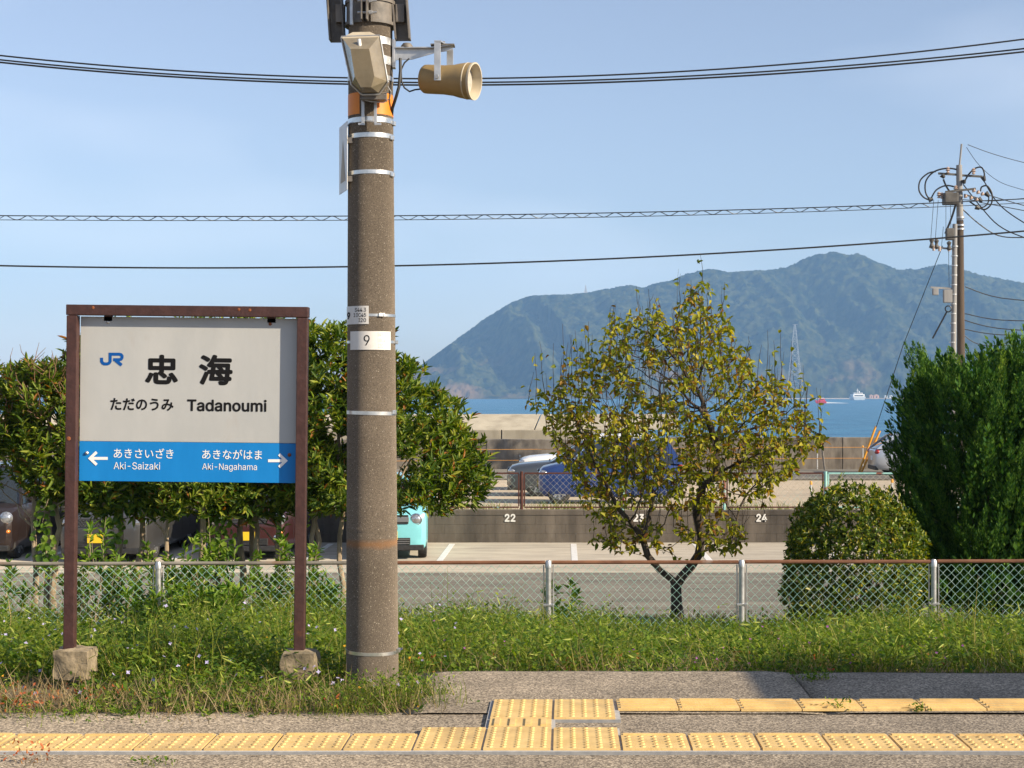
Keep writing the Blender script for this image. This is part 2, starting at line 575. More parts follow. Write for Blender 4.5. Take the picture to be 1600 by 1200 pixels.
# ---- platform: retaining body, asphalt slabs, tactile paving
plat = MB().box((0, 6.70, -0.55), (44, 2.0, 1.0)).box((14.4, 8.2, -0.55), (30.4, 1.2, 1.0)).build('platform', M['concrete'])
tag(plat, kind='structure')
def asphalt_sheet(name, poly, z, seed, nx=90):
    """slab with a slightly wavering top and worn edges"""
    xs = [p[0] for p in poly]; ys = [p[1] for p in poly]
    x0, x1, y0, y1 = min(xs), max(xs), min(ys), max(ys)
    nx = max(4, int((x1 - x0) / 0.12)); ny = max(4, int((y1 - y0) / 0.09))
    gx, gy = np.meshgrid(np.linspace(x0, x1, nx), np.linspace(y0, y1, ny), indexing='ij')
    ed = (fbm2(gx * 3.1 + seed, gy * 3.0, 3, seed) - 0.5)
    yy = gy.copy()
    if seed != 5: yy[:, -1] += ed[:, -1] * 0.07
    zz = z + (fbm2(gx * 1.3, gy * 1.3, 4, seed + 3) - 0.5) * 0.008
    if seed != 5: zz[:, -1] -= 0.012
    zz[0, :] -= 0.01; zz[-1, :] -= 0.01
    V = np.stack([gx, yy, zz], -1).reshape(-1, 3)
    i = np.arange(nx * ny).reshape(nx, ny)
    F = np.stack([i[:-1, :-1], i[1:, :-1], i[1:, 1:], i[:-1, 1:]], -1).reshape(-1, 4)
    # skirts on the back and on both ends
    nb = len(V)
    rim = np.concatenate([i[0, :], i[1:, -1], i[-1, -2::-1]])
    low = V[rim].copy(); low[:, 2] = z - 0.06
    V = np.concatenate([V, low])
    k = np.arange(len(rim) - 1)
    F = np.concatenate([F, np.stack([rim[k], rim[k + 1], nb + k + 1, nb + k], 1)])
    return mesh_np(name, V, F, M['asphalt'], plat, smooth=False)
asphalt_sheet('paving_slab', [(-13, 5.70), (13, 7.70)], -0.009, 5)
asphalt_sheet('paving_slab', [(-0.80, 7.645), (1.30, 8.86)], 0.000, 21)
asphalt_sheet('paving_slab', [(1.315, 7.645), (14, 8.80)], 0.002, 33)
slab('edge_coping', -13, 13, 5.62, 5.98, -0.30, 0.03, M['concrete'], plat, 0.012)

def dot_tile(w, d, cols, rows, edge_bar=False):
    b = MB().box((0, 0, 0.003), (w, d, 0.012))
    for i in range(cols):
        for j in range(rows):
            x = -w / 2 + w * (i + 0.5) / cols
            y = -d / 2 + d * (j + 0.5) / rows * (0.86 if edge_bar else 1.0) + (0.0)
            b.lathe([(0.0125, 0.0), (0.0095, 0.005), (0.004, 0.0062)], (x, y, 0.009), n=8)
    if edge_bar:
        b.box((0, d / 2 - 0.022, 0.0115), (w - 0.02, 0.022, 0.006))
    return b
def bar_tile(w, d, n, along='x'):
    b = MB().box((0, 0, 0.003), (w, d, 0.012))
    for i in range(n):
        if along == 'x':
            b.box((0, -d / 2 + d * (i + 0.5) / n, 0.0125), (w - 0.03, d / n * 0.40, 0.009))
        else:
            b.box((-w / 2 + w * (i + 0.5) / n, 0, 0.0125), (w / n * 0.36, d - 0.03, 0.008))
    return b
def put_tiles(b, spots, name):
    first = None
    for (x, y) in spots:
        if first is None:
            o = first = b.build(name, M['tile'], plat)
        else:
            o = first.copy(); COL.objects.link(o)
        o.location = (x, y, 0.006 + random.uniform(-0.0015, 0.0015))
        o.rotation_euler = (random.uniform(-.004, .004), random.uniform(-.004, .004), random.uniform(-.006, .006))
X0, PT = -0.67, 0.31
slab('mortar_bed', X0 + PT * -11 - .02, X0, 6.79, 7.125, -0.02, 0.0055, M['mortar'], plat)
slab('mortar_bed', X0, X0 + PT * 3 + .005, 6.79, 7.265, -0.02, 0.006, M['mortar'], plat)
slab('mortar_bed', X0 + PT * 3 + .005, X0 + PT * 14, 6.79, 7.125, -0.02, 0.0055, M['mortar'], plat)
slab('mortar_bed', X0 + PT - .012, X0 + PT * 2 + .012, 7.265, 7.46, -0.02, 0.006, M['mortar'], plat)
slab('mortar_bed', X0 + PT - .012, X0 + PT * 3 + .02, 7.46, 7.92, -0.02, 0.0063, M['mortar'], plat)
put_tiles(dot_tile(0.298, 0.298, 5, 5, True), [(X0 + PT * (k + .5), 6.96) for k in list(range(-11, 0)) + list(range(3, 14))], 'tactile_tile')
put_tiles(dot_tile(0.298, 0.436, 5, 9), [(X0 + PT * (k + .5), 7.03) for k in range(3)], 'tactile_tile')
put_tiles(bar_tile(0.296, 0.185, 4, 'y'), [(X0 + PT * 1.5, 7.357)], 'tactile_tile')
put_tiles(dot_tile(0.298, 0.445, 5, 8), [(X0 + PT * (k + .5), 7.685) for k in (1, 2)], 'tactile_tile')
put_tiles(bar_tile(0.302, 0.235, 4, 'x'), [(X0 + PT * 3 + .165 + .308 * k, 7.795) for k in range(14)], 'guide_tile')

tag(slab('track_bed', -60, 60, -30, 5.70, -1.6, -1.0, M['ballast'], None), kind='structure')

# ---- grassed embankment falling from the platform to the car park
def gz(x, y):
    x, y = np.asarray(x, float), np.asarray(y, float)
    base = np.interp(y, [7.0, 8.9, 12.0, 15.0, 18.0, 20.4], [-0.03, -0.04, -0.42, -0.80, -1.04, -1.66])
    w = np.clip((y - 9.1) / 1.5, 0, 1)
    return base + w * (fbm2(x * 0.9 + 40, y * 0.9, 4, 50) - 0.5) * 0.18
gx, gy = np.meshgrid(np.linspace(-24, 24, 321), np.linspace(7.3, 20.6, 90), indexing='ij')
V = np.stack([gx, gy, gz(gx, gy)], -1).reshape(-1, 3)
i = np.arange(gx.size).reshape(gx.shape)
F = np.stack([i[:-1, :-1], i[1:, :-1], i[1:, 1:], i[:-1, 1:]], -1).reshape(-1, 4)
tag(mesh_np('embankment', V, F, M['soil'], smooth=True), kind='structure')

# ---- car park
tag(MB().box((0, 26.5, LOT_Z - 0.2), (90, 13.2, 0.4)).build('car_park', M['asphalt_dark']), kind='structure')
tag(slab('parking_bays', -45, 45, 27.3, 32.95, LOT_Z - .1, LOT_Z + 0.004, M['lot'], None), kind='structure')
bays = tag(MB().box((0, 32.9, LOT_Z + 0.003), (0.02, 0.02, 0.006)).build('bay_markings', M['white_paint']), kind='structure')
first = None
for k in range(-4, 5):
    x = -2.35 + 2.57 * k
    o = slab('painted_line', x - .06, x + .06, 29.15, 32.55, LOT_Z, LOT_Z + 0.008, M['white_paint'], bays)

# ---- block wall behind the bays
WALL_Y, WALL_T = 32.83, -0.88
wall = MB().box((-1.5, WALL_Y + 0.10, (LOT_Z + WALL_T) / 2 - 0.05), (27, 0.16, WALL_T - LOT_Z + 0.10 - 0.03)).build('block_wall', M['mortar'])
wall.data.materials.clear(); wall.data.materials.append(M['wall_block'])
tag(wall, 'low stained grey concrete block wall with painted bay numbers behind the parking bays', 'wall')
bw, bh = 0.43, 0.195
blk = None
for r in range(3):
    for k in range(63):
        x = -15 + bw * (k + 0.5 * (r % 2))
        if blk is None:
            blk = o = MB().box((0, 0, 0), (bw - 0.003, 0.18, bh - 0.003)).build('block', M['wall_block'], wall, bevel=0.002)
        else:
            o = blk.copy(); COL.objects.link(o)
        o.location = (x, WALL_Y + 0.09 + random.uniform(-.002, .002), LOT_Z + 0.004 + bh * (r + 0.5))
for k in range(7):
    w = 3.86
    slab('coping_block', -15 + k * w + .006, -15 + (k + 1) * w - .006, WALL_Y - .012, WALL_Y + .2, LOT_Z + 3 * bh + .005, WALL_T + random.uniform(-.008, .008), M['wall_block'], wall, .008)
for (t, cxn) in (('22', 797), ('23', 998), ('24', 1190)):
    xm = (cxn - CX) / F_PX * WALL_Y
    zm = CAM_H - (809 - HY) / F_PX * WALL_Y
    text_mesh(t, 'c', 'bay_number', M['white_paint'], wall, (xm - .115, zm - .085, xm + .115, zm + .085), WALL_Y - .016, bold=0.03)

# ---- raised sandy ground, road along the shore
def hz(y):
    return np.interp(y, [33, 34.0, 55.3, 70], [-0.93, -0.95, -1.50, -1.52])
gx, gy = np.meshgrid(np.linspace(-60, 60, 161), np.concatenate([np.linspace(33.0, 36, 10), np.linspace(36.5, 68, 60)]), indexing='ij')
V = np.stack([gx, gy, hz(gy) + (fbm2(gx * .5, gy * .5, 4, 60) - .5) * .05], -1).reshape(-1, 3)
i = np.arange(gx.size).reshape(gx.shape)
F = np.stack([i[:-1, :-1], i[1:, :-1], i[1:, 1:], i[:-1, 1:]], -1).reshape(-1, 4)
tag(mesh_np('sandy_ground', V, F, M['sand'], smooth=True), kind='structure')
tag(slab('shore_road', -60, 60, 55.4, 62.6, -1.7, -1.44, M['asphalt_dark'], None, 0.02), kind='structure')

# ---- sea walls
sw = thing('sea_wall', 'long weathered concrete sea wall along the shore road', 'sea wall', (0, 64, -1.6))
for k in range(-7, 10):
    w = 7.4
    slab('wall_section', k * w - 3.2 + .012, (k + 1) * w - 3.2 - .012, 0 - .2 + .0, .35, -5.4, 1.42 - (0.10 if k < 1 else 0) + random.uniform(-.02, .02), M['concrete'], sw, .03)
bwk = thing('breakwater', 'pale stepped concrete breakwater with sloping top behind the sea wall', 'breakwater', (0, 70, -1.6))
for k in range(-7, 1):
    w = 6.6
    x0, x1 = k * w - 2.8, (k + 1) * w - 2.8 - .05
    MB().hexa([(x0, 0, -5.4), (x1, 0, -5.4), (x1, 6, -5.4), (x0, 6, -5.4)],
              [(x0, 0, 1.58), (x1, 0, 1.58), (x1, 6, 1.58), (x0, 6, 1.58)]).build('lower_block', M['pale_concrete'], bwk, bevel=.03)
    xs = 1.5
    MB().hexa([(x0 + xs, .25, 1.584), (x1 + xs, .25, 1.584), (x1 + xs, 5.9, 1.584), (x0 + xs, 5.9, 1.584)],
              [(x0 + xs + .25, 3.3, 2.24), (x1 + xs + .25, 3.3, 2.24), (x1 + xs + .25, 5.6, 2.24), (x0 + xs + .25, 5.6, 2.24)]).build('sloping_slab', M['pale_concrete'], bwk, bevel=.03)

# ---- sea
m, nt, b = _nodes('sea_water')
N, L = nt.nodes, nt.links
b.inputs['Base Color'].default_value = (0.020, 0.135, 0.27, 1)
b.inputs['Roughness'].default_value = 0.32
b.inputs['IOR'].default_value = 1.33
t = N.new('ShaderNodeTexCoord')
mpn = N.new('ShaderNodeMapping'); mpn.inputs['Scale'].default_value = (0.07, 0.11, 1)
n1 = N.new('ShaderNodeTexNoise'); n1.inputs['Scale'].default_value = 1.0; n1.inputs['Detail'].default_value = 7; n1.inputs['Roughness'].default_value = 0.62
bp = N.new('ShaderNodeBump'); bp.inputs['Strength'].default_value = 1.0; bp.inputs['Distance'].default_value = 3.0
L.new(t.outputs['Object'], mpn.inputs['Vector']); L.new(mpn.outputs['Vector'], n1.inputs['Vector'])
rw = N.new('ShaderNodeValToRGB')
rw.color_ramp.elements[0].position = .36; rw.color_ramp.elements[0].color = (.014, .105, .225, 1)
rw.color_ramp.elements[1].position = .66; rw.color_ramp.elements[1].color = (.050, .205, .345, 1)
L.new(n1.outputs['Fac'], rw.inputs['Fac']); L.new(rw.outputs['Color'], b.inputs['Base Color'])
L.new(n1.outputs['Fac'], bp.inputs['Height']); L.new(bp.outputs['Normal'], b.inputs['Normal'])
M['sea'] = m
gx, gy = np.meshgrid(np.linspace(-5400, 5400, 41), np.concatenate([[64.6, 120, 250], np.linspace(400, 5000, 30)]), indexing='ij')
V = np.stack([gx, gy, np.full_like(gx, SEA_Z)], -1).reshape(-1, 3)
i = np.arange(gx.size).reshape(gx.shape)
F = np.stack([i[:-1, :-1], i[1:, :-1], i[1:, 1:], i[:-1, 1:]], -1).reshape(-1, 4)
tag(mesh_np('sea', V, F, M['sea']), kind='structure')

# ---- wooded island across the water
RIDGE = [(380, 640), (520, 630), (600, 606), (640, 584), (665, 566), (690, 548), (720, 525), (760, 496), (800, 472), (830, 462), (870, 460), (915, 458), (960, 448),
         (985, 445), (1005, 450), (1025, 442), (1050, 438), (1075, 426), (1110, 420), (1140, 425), (1175, 423), (1230, 417), (1262, 401),
         (1300, 392), (1322, 398), (1340, 395), (1375, 411), (1405, 421), (1440, 418), (1478, 412), (1500, 420), (1540, 430), (1600, 442),
         (1750, 470), (1950, 520), (2200, 585), (2400, 640)]
rx = np.array([p[0] for p in RIDGE], float); ry = np.array([p[1] for p in RIDGE], float)
def island_h(x, y):
    yr = 3560 + 160 * (fbm2(x / 420 + 3, x * 0 + .5, 3, 71) - .5)
    px = CX + x / yr * F_PX
    H = (HY - np.interp(px, rx, ry)) / F_PX * yr + CAM_H - SEA_Z
    H = np.maximum(H, -12)
    sh = 3010 + 60 * (fbm2(x / 260, x * 0 + 7, 4, 72) - .5)
    t = np.clip((y - sh) / (yr - sh), -.1, 1.0)
    wx = x + 170 * (fbm2(x / 420, y / 420, 3, 73) - .5) + (y - 3300) * .25
    spur = 1 - np.abs(2 * vnoise2(wx / 150, y / 1200 + 2, 74) - 1)
    spur2 = 1 - np.abs(2 * vnoise2(wx / 62 + 9, y / 420 + 2, 75) - 1)
    prof = np.where(t > 0, np.clip(t, 0, 1) ** (1.28 - .55 * spur), t)
    env = np.sin(np.clip(t, 0, 1) * np.pi)
    z = H * prof + env * ((spur - .55) * 46 + (spur2 - .5) * 26)
    back = np.clip((y - yr) / 420, 0, 1)
    z = z * (1 - back ** 1.5) - back * 8
    return z
gx, gy = np.meshgrid(np.arange(-700, 2300, 4.4), np.arange(2960, 3990, 4.8), indexing='ij')
gz2 = island_h(gx, gy)
land = np.clip(gz2 / 9, 0, 1)
can = (RNG.random(gx.shape) ** 1.4) * 7.0 * land + (fbm2(gx / 15, gy / 15, 2, 77) - .4) * 17 * land + (fbm2(gx / 48, gy / 48, 2, 78) - .45) * 16 * land * np.clip(gz2 / 60, 0, 1)
# keep every slope below the skyline surveyed from the photograph
sky_px = CX + gx / gy * F_PX
sky_z = CAM_H + (HY - np.interp(sky_px, rx, ry)) / F_PX * gy
tot = np.minimum(SEA_Z + gz2 - 3.5 * land + can, sky_z - 4 + RNG.random(gx.shape) * 5 * land)
V = np.stack([gx + RNG.uniform(-1.7, 1.7, gx.shape), gy + RNG.uniform(-1.7, 1.7, gx.shape), np.maximum(tot, -25)], -1).reshape(-1, 3)
i = np.arange(gx.size).reshape(gx.shape)
F = np.stack([i[:-1, :-1], i[1:, :-1], i[1:, 1:], i[:-1, 1:]], -1).reshape(-1, 4)
m, nt, b = _nodes('wooded_hill')
N, L = nt.nodes, nt.links
t = N.new('ShaderNodeTexCoord')
def nnode(s, d=5):
    n = N.new('ShaderNodeTexNoise'); n.inputs['Scale'].default_value = s; n.inputs['Detail'].default_value = d; n.inputs['Roughness'].default_value = .6
    L.new(t.outputs['Object'], n.inputs['Vector']); return n
n1, n2 = nnode(0.045, 4), nnode(0.0062, 4)
r1 = N.new('ShaderNodeValToRGB')
r1.color_ramp.elements[0].position = .38; r1.color_ramp.elements[0].color = (.006, .015, .011, 1)
r1.color_ramp.elements[1].position = .66; r1.color_ramp.elements[1].color = (.060, .066, .026, 1)
L.new(n1.outputs['Fac'], r1.inputs['Fac'])
sep = N.new('ShaderNodeSeparateXYZ'); L.new(t.outputs['Object'], sep.inputs['Vector'])
mr = N.new('ShaderNodeMapRange'); mr.inputs['From Min'].default_value = .53; mr.inputs['From Max'].default_value = .62
L.new(n2.outputs['Fac'], mr.inputs['Value'])
mz = N.new('ShaderNodeMapRange'); mz.inputs['From Min'].default_value = 110; mz.inputs['From Max'].default_value = 30
L.new(sep.outputs['Z'], mz.inputs['Value'])
mu = N.new('ShaderNodeMath'); mu.operation = 'MULTIPLY'; L.new(mr.outputs['Result'], mu.inputs[0]); L.new(mz.outputs['Result'], mu.inputs[1])
mm = N.new('ShaderNodeMix'); mm.data_type = 'RGBA'
L.new(mu.outputs['Value'], mm.inputs[0]); L.new(r1.outputs['Color'], mm.inputs[6]); mm.inputs[7].default_value = (.15, .10, .055, 1)
L.new(mm.outputs[2], b.inputs['Base Color'])
b.inputs['Roughness'].default_value = 1.0; b.inputs['Specular IOR Level'].default_value = 0.0
M['hill'] = m
tag(mesh_np('island_hills', V, F, M['hill']), kind='structure')
M['beach'] = mat('beach_sand', (0.30, 0.24, 0.18), (0.40, 0.33, 0.26), .2, .95)
xs = np.arange(330, 1500, 20.0)
ys = 2996 + 60 * (fbm2(xs / 260, xs * 0 + 7, 4, 72) - .5)
V = np.concatenate([np.stack([xs, ys - 10, xs * 0 + SEA_Z - .5], 1), np.stack([xs, ys + 2, xs * 0 + SEA_Z + 1.6], 1), np.stack([xs, ys + 50, xs * 0 + SEA_Z + 2.4], 1)])
n = len(xs); k = np.arange(n - 1)
F = np.concatenate([np.stack([k, k + 1, n + k + 1, n + k], 1), np.stack([n + k, n + k + 1, 2 * n + k + 1, 2 * n + k], 1)])
tag(mesh_np('beach', V, F, M['beach']), kind='structure')

# ---- air
HAZE_D = 1.35e-4
hb = MB().box((0, 2150, 178), (11000, 5800, 436)).build('haze', None)
hm = bpy.data.materials.new('haze_air'); hm.use_nodes = True
hm.node_tree.nodes.clear()
ho = hm.node_tree.nodes.new('ShaderNodeOutputMaterial')
hv = hm.node_tree.nodes.new('ShaderNodeVolumePrincipled')
hv.inputs['Color'].default_value = (0.36, 0.63, 1.0, 1)
hv.inputs['Density'].default_value = HAZE_D
hv.inputs['Anisotropy'].default_value = 0.0
hm.node_tree.links.new(hv.outputs['Volume'], ho.inputs['Volume'])
hb.data.materials.append(hm)
tag(hb, kind='stuff')
# ================================================================== STATION SIGN
M['brown_paint'] = mat('brown_painted_steel', (0.0394, 0.0156, 0.0131), (0.0615, 0.0254, 0.0213), 22, 0.55, bump=0.12, bscale=60, c3=(0.1394, 0.0533, 0.0246), s3=5, lo3=0.66, hi3=0.78)
M['sign_grey'] = mat('faded_white_panel', (0.375, 0.39, 0.395), (0.43, 0.44, 0.44), 3.2, 0.5, bump=0.03, bscale=30, detail=7, stretch=(1, 1, .4), c3=(0.33, 0.285, 0.245), s3=2.6, lo3=0.58, hi3=0.85)
M['sign_blue'] = mat('blue_panel', (0.004, 0.175, 0.50), (0.007, 0.205, 0.57), 3.0, 0.5, stretch=(1.6, 1, .3), detail=6, spec=.3)
M['rust'] = mat('rust', (0.13, 0.035, 0.015), (0.30, 0.10, 0.035), 30, 0.9)
M['footing'] = mat('mossy_footing', (0.1312, 0.1066, 0.0697), (0.3116, 0.2542, 0.1722), 11, 0.95, bump=0.9, bscale=24, c3=(0.082, 0.0697, 0.041), s3=5, lo3=.5, hi3=.7)

SY, SS = 8.50, F_PX / 8.50
TH = 0.0105
sign = thing('station_sign', 'brown framed station name sign with grey and blue panel reading Tadanoumi', 'station sign', P(293, 1015, SY))
sign.rotation_euler = (0, TH, 0)
def sl(px, py):
    dx, dz = (px - 293) / SS, (1015 - py) / SS
    return (dx * math.cos(TH) - dz * math.sin(TH), dx * math.sin(TH) + dz * math.cos(TH))
zt = sl(293, 478)[1]
xl, xr = sl(112, 745)[0], sl(471, 745)[0]
pw = 0.058
for x in (xl, xr):
    MB().box((x, 0, (zt - pw - .002 - 0.10) / 2), (pw, pw, zt - pw - .002 + 0.10)).build('post', M['brown_paint'], sign, bevel=.004)
MB().box(((xl + xr) / 2, 0, zt - pw / 2), (xr - xl + pw + .006, pw + .004, pw)).build('crossbar', M['brown_paint'], sign, bevel=.004)
px0, pz1 = sl(124, 494); px1, _ = sl(463.5, 494); _, pz0 = sl(293, 753.5); _, pzb = sl(293, 691)
PF = 0.024      # front of the panel
MB().box(((px0 + px1) / 2, PF + .012, (pzb + pz1) / 2), (px1 - px0, .024, pz1 - pzb)).build('name_panel', M['sign_grey'], sign, bevel=.002)
MB().box(((px0 + px1) / 2, PF + .0112, (pz0 + pzb) / 2 - .0008), (px1 - px0, .0236, pzb - pz0 - .0016)).build('direction_panel', M['sign_blue'], sign, bevel=.002)
for (cxp) in (167, 423):
    x = sl(cxp, 488)[0]
    MB().box((x, .034, pz1 + .004), (.046, .020, .056)).build('hanger', M['brown_paint'], sign)
for (a, c, mm) in ((167, 503, 'bright_steel'), (421, 506, 'rust')):
    x, z = sl(a, c)
    MB().lathe([(.0095, 0), (.0085, .005), (.004, .008), (0.0005, .0085)], (x, PF, z), (0, -1, 0), 12).build('bolt', M[mm], sign)
for (a, c, mm) in ((134, 708, 'steel'), (451, 711, 'rust')):
    x, z = sl(a, c)
    MB().lathe([(.0105, 0), (.009, .008), (.004, .012), (.0005, .0125)], (x, PF, z), (0, -1, 0), 12).build('bolt', M[mm], sign)
def cr(zx, zy): return sl(80 + zx * .2625, 460 + zy * .2625)
def rect(x0, y0, x1, y1):
    c = cr((x0 + x1) / 2, (y0 + y1) / 2); w, h = (x1 - x0) * .2625 / SS, (y1 - y0) * .2625 / SS
    return (c[0] - w / 2, c[1] - h / 2, c[0] + w / 2, c[1] + h / 2)
TY = PF - .0015
for (s, r, mm, bd) in (('忠', (552, 358, 750, 535), 'ink', .034), ('海', (873, 358, 1075, 540), 'ink', .034),
                       ('ただのうみ', (345, 618, 722, 692), 'ink', .028), ('Tadanoumi', (803, 625, 1278, 698), 'ink', .022),
                       ('あきさいざき', (365, 917, 722, 976), 'white_ink', .006), ('Aki-Saizaki', (365, 1000, 642, 1043), 'white_ink', -.004),
                       ('あきながはま', (893, 924, 1250, 982), 'white_ink', .006), ('Aki-Nagahama', (893, 1007, 1220, 1056), 'white_ink', -.004)):
    text_mesh(s, 'c', 'lettering', M[mm], sign, rect(*r), TY - (0.0 if mm == 'ink' else .001), bold=bd)
b = MB()
stroke(b, [cr(*p) for p in ((293, 376), (293, 398), (299, 408), (309, 413), (328, 413), (338, 408), (344, 398), (344, 355), (398, 355), (409, 358), (415, 366), (415, 376), (409, 385), (398, 388), (362, 388))], 18 * .2625 / SS, TY)
stroke(b, [cr(*p) for p in ((377, 392), (413, 421))], 19 * .2625 / SS, TY - .0003)
b.build('company_mark', M['blue_ink'], sign)
for (tip, tail, cz) in ((218, 330, 977), (1398, 1286, 991)):
    s = 1 if tail > tip else -1
    b = MB()
    stroke(b, [cr(tip + s * 14, cz), cr(tail, cz)], 17 * .2625 / SS, TY - .001)
    stroke(b, [cr(tip + s * 46, cz - 38), cr(tip + s * 6, cz), cr(tip + s * 46, cz + 38)], 17 * .2625 / SS, TY - .0016)
    b.build('arrow', M['white_ink'], sign)
# small paint chips and rust spots on the steel
for (a, c) in ((148, 481), (375, 484), (392, 485)):
    x, z = sl(a, c)
    MB().lathe([(.009, 0), (.006, .002), (.001, .0025)], (x, -.0312, z), (0, -1, 0), 7).build('rust_spot', M['rust'], sign)
x, z = sl(110, 685)
MB().lathe([(.012, 0), (.008, .002), (.001, .0025)], (x, -.0292, z), (0, -1, 0), 7).build('rust_spot', M['rust'], sign)
# rough concrete footings
def lump(c, s, seed, n=10):
    b = bmesh.new()
    bmesh.ops.create_cube(b, size=1)
    bmesh.ops.subdivide_edges(b, edges=b.edges[:], cuts=5, use_grid_fill=True)
    for v in b.verts:
        p = v.co.copy()
        q = p.normalized() * 0.62
        p = p.lerp(q, .28)
        k = mnoise.noise(p * 3.1 + Vector((seed, 0, 0))) * .10 + mnoise.noise(p * 8 + Vector((0, seed, 0))) * .04
        p = p * (1 + k)
        v.co = Vector((p.x * s[0], p.y * s[1], p.z * s[2])) + Vector(c)
    me = bpy.data.meshes.new('footing')
    b.to_mesh(me); b.free()
    return me
for x, w in ((xl + .03, .195), (xr + .005, .19)):
    link('footing', lump((x, 0.0, -.08), (w, .20, .165), x), M['footing'], sign, True)

# ================================================================== CONCRETE POLE
m, nt, b = _nodes('pole_concrete')
N, L = nt.nodes, nt.links
t = N.new('ShaderNodeTexCoord')
def tn(s, d=4, vec=None, ro=.6):
    n = N.new('ShaderNodeTexNoise'); n.inputs['Scale'].default_value = s; n.inputs['Detail'].default_value = d; n.inputs['Roughness'].default_value = ro
    L.new(vec or t.outputs['Object'], n.inputs['Vector']); return n
base = N.new('ShaderNodeValToRGB'); base.color_ramp.elements[0].position = .3; base.color_ramp.elements[1].position = .72
base.color_ramp.elements[0].color = (.105, .086, .066, 1); base.color_ramp.elements[1].color = (.225, .187, .147, 1)
L.new(tn(150, 3, None, .75).outputs['Fac'], base.inputs['Fac'])
big = N.new('ShaderNodeMapRange'); big.inputs['From Min'].default_value = .35; big.inputs['From Max'].default_value = .75; big.inputs['To Min'].default_value = .78; big.inputs['To Max'].default_value = 1.15
L.new(tn(2.2, 6).outputs['Fac'], big.inputs['Value'])
mul = N.new('ShaderNodeMix'); mul.data_type = 'RGBA'; mul.blend_type = 'MULTIPLY'; mul.inputs[0].default_value = 1
L.new(base.outputs['Color'], mul.inputs[6]); L.new(big.outputs['Result'], mul.inputs[7])
def speck(scale, th, col, prev):
    v = N.new('ShaderNodeTexVoronoi'); v.inputs['Scale'].default_value = scale
    L.new(t.outputs['Object'], v.inputs['Vector'])
    se = N.new('ShaderNodeSeparateColor'); L.new(v.outputs['Color'], se.inputs['Color'])
    a = N.new('ShaderNodeMath'); a.operation = 'LESS_THAN'; a.inputs[1].default_value = th[0]; L.new(v.outputs['Distance'], a.inputs[0])
    c = N.new('ShaderNodeMath'); c.operation = 'LESS_THAN'; c.inputs[1].default_value = th[1]; L.new(se.outputs['Red'], c.inputs[0])
    d = N.new('ShaderNodeMath'); d.operation = 'MULTIPLY'; L.new(a.outputs['Value'], d.inputs[0]); L.new(c.outputs['Value'], d.inputs[1])
    x = N.new('ShaderNodeMix'); x.data_type = 'RGBA'
    L.new(d.outputs['Value'], x.inputs[0]); L.new(prev, x.inputs[6]); x.inputs[7].default_value = (*col, 1)
    return x.outputs[2]
c = speck(200, (.36, .10), (.36, .315, .255), mul.outputs[2])
c = speck(170, (.36, .14), (.07, .058, .048), c)
c = speck(95, (.30, .05), (.36, .32, .26), c)
# rust stain that has run from the seam ring
sp = N.new('ShaderNodeSeparateXYZ'); L.new(t.outputs['Object'], sp.inputs['Vector'])
zj = 0.83
nn_ = tn(9, 4)
ad = N.new('ShaderNodeMath'); ad.operation = 'MULTIPLY_ADD'; ad.inputs[1].default_value = .05; L.new(nn_.outputs['Fac'], ad.inputs[0]); L.new(sp.outputs['Z'], ad.inputs[2])
sub = N.new('ShaderNodeMath'); sub.operation = 'SUBTRACT'; sub.inputs[1].default_value = zj + .025; L.new(ad.outputs['Value'], sub.inputs[0])
ab = N.new('ShaderNodeMath'); ab.operation = 'ABSOLUTE'; L.new(sub.outputs['Value'], ab.inputs[0])
mr = N.new('ShaderNodeMapRange'); mr.inputs['From Min'].default_value = .032; mr.inputs['From Max'].default_value = .006; mr.inputs['To Max'].default_value = .6
L.new(ab.outputs['Value'], mr.inputs['Value'])
x = N.new('ShaderNodeMix'); x.data_type = 'RGBA'; L.new(mr.outputs['Result'], x.inputs[0]); L.new(c, x.inputs[6]); x.inputs[7].default_value = (.27, .13, .05, 1)
L.new(x.outputs[2], b.inputs['Base Color'])
b.inputs['Roughness'].default_value = .95
if 'Diffuse Roughness' in b.inputs: b.inputs['Diffuse Roughness'].default_value = 1.0
b.inputs['Specular IOR Level'].default_value = .25
bp = N.new('ShaderNodeBump'); bp.inputs['Strength'].default_value = .3; bp.inputs['Distance'].default_value = .003
L.new(tn(110, 3).outputs['Fac'], bp.inputs['Height']); L.new(bp.outputs['Normal'], b.inputs['Normal'])
M['pole'] = m
M['orange'] = mat('orange_reflective_band', (0.656, 0.1927, 0.0098), (0.7052, 0.2296, 0.0164), 9, 0.5)
M['plate_white'] = mat('white_enamel_plate', (0.574, 0.5658, 0.5494), (0.6232, 0.615, 0.5986), 7, 0.4, c3=(0.451, 0.41, 0.3608), s3=3, lo3=.62, hi3=.8)

PY = 8.48
pb = P(581.8, 1065, PY); pb.z = 0.0
PS = F_PX / PY
def prad(z): return 0.1445 - z / 150.0
def pxz(py): return CAM_H - (py - HY) / PS
pole = thing('concrete_pole', 'thick speckled concrete pole with steel bands and an orange band', 'utility pole', (pb.x, pb.y, -0.06))
pole.rotation_euler = (0, -0.0028, 0)
PB = Vector((0, 0, .06))
def pz(py): return pxz(py) + .06
b = MB()
zs = [-.2 + .25 * k for k in range(36)]
b.lathe([(prad(z), z + .06) for z in zs], (0, 0, 0), n=64, closed=True)
b.build('shaft', M['pole'], pole, smooth=True)
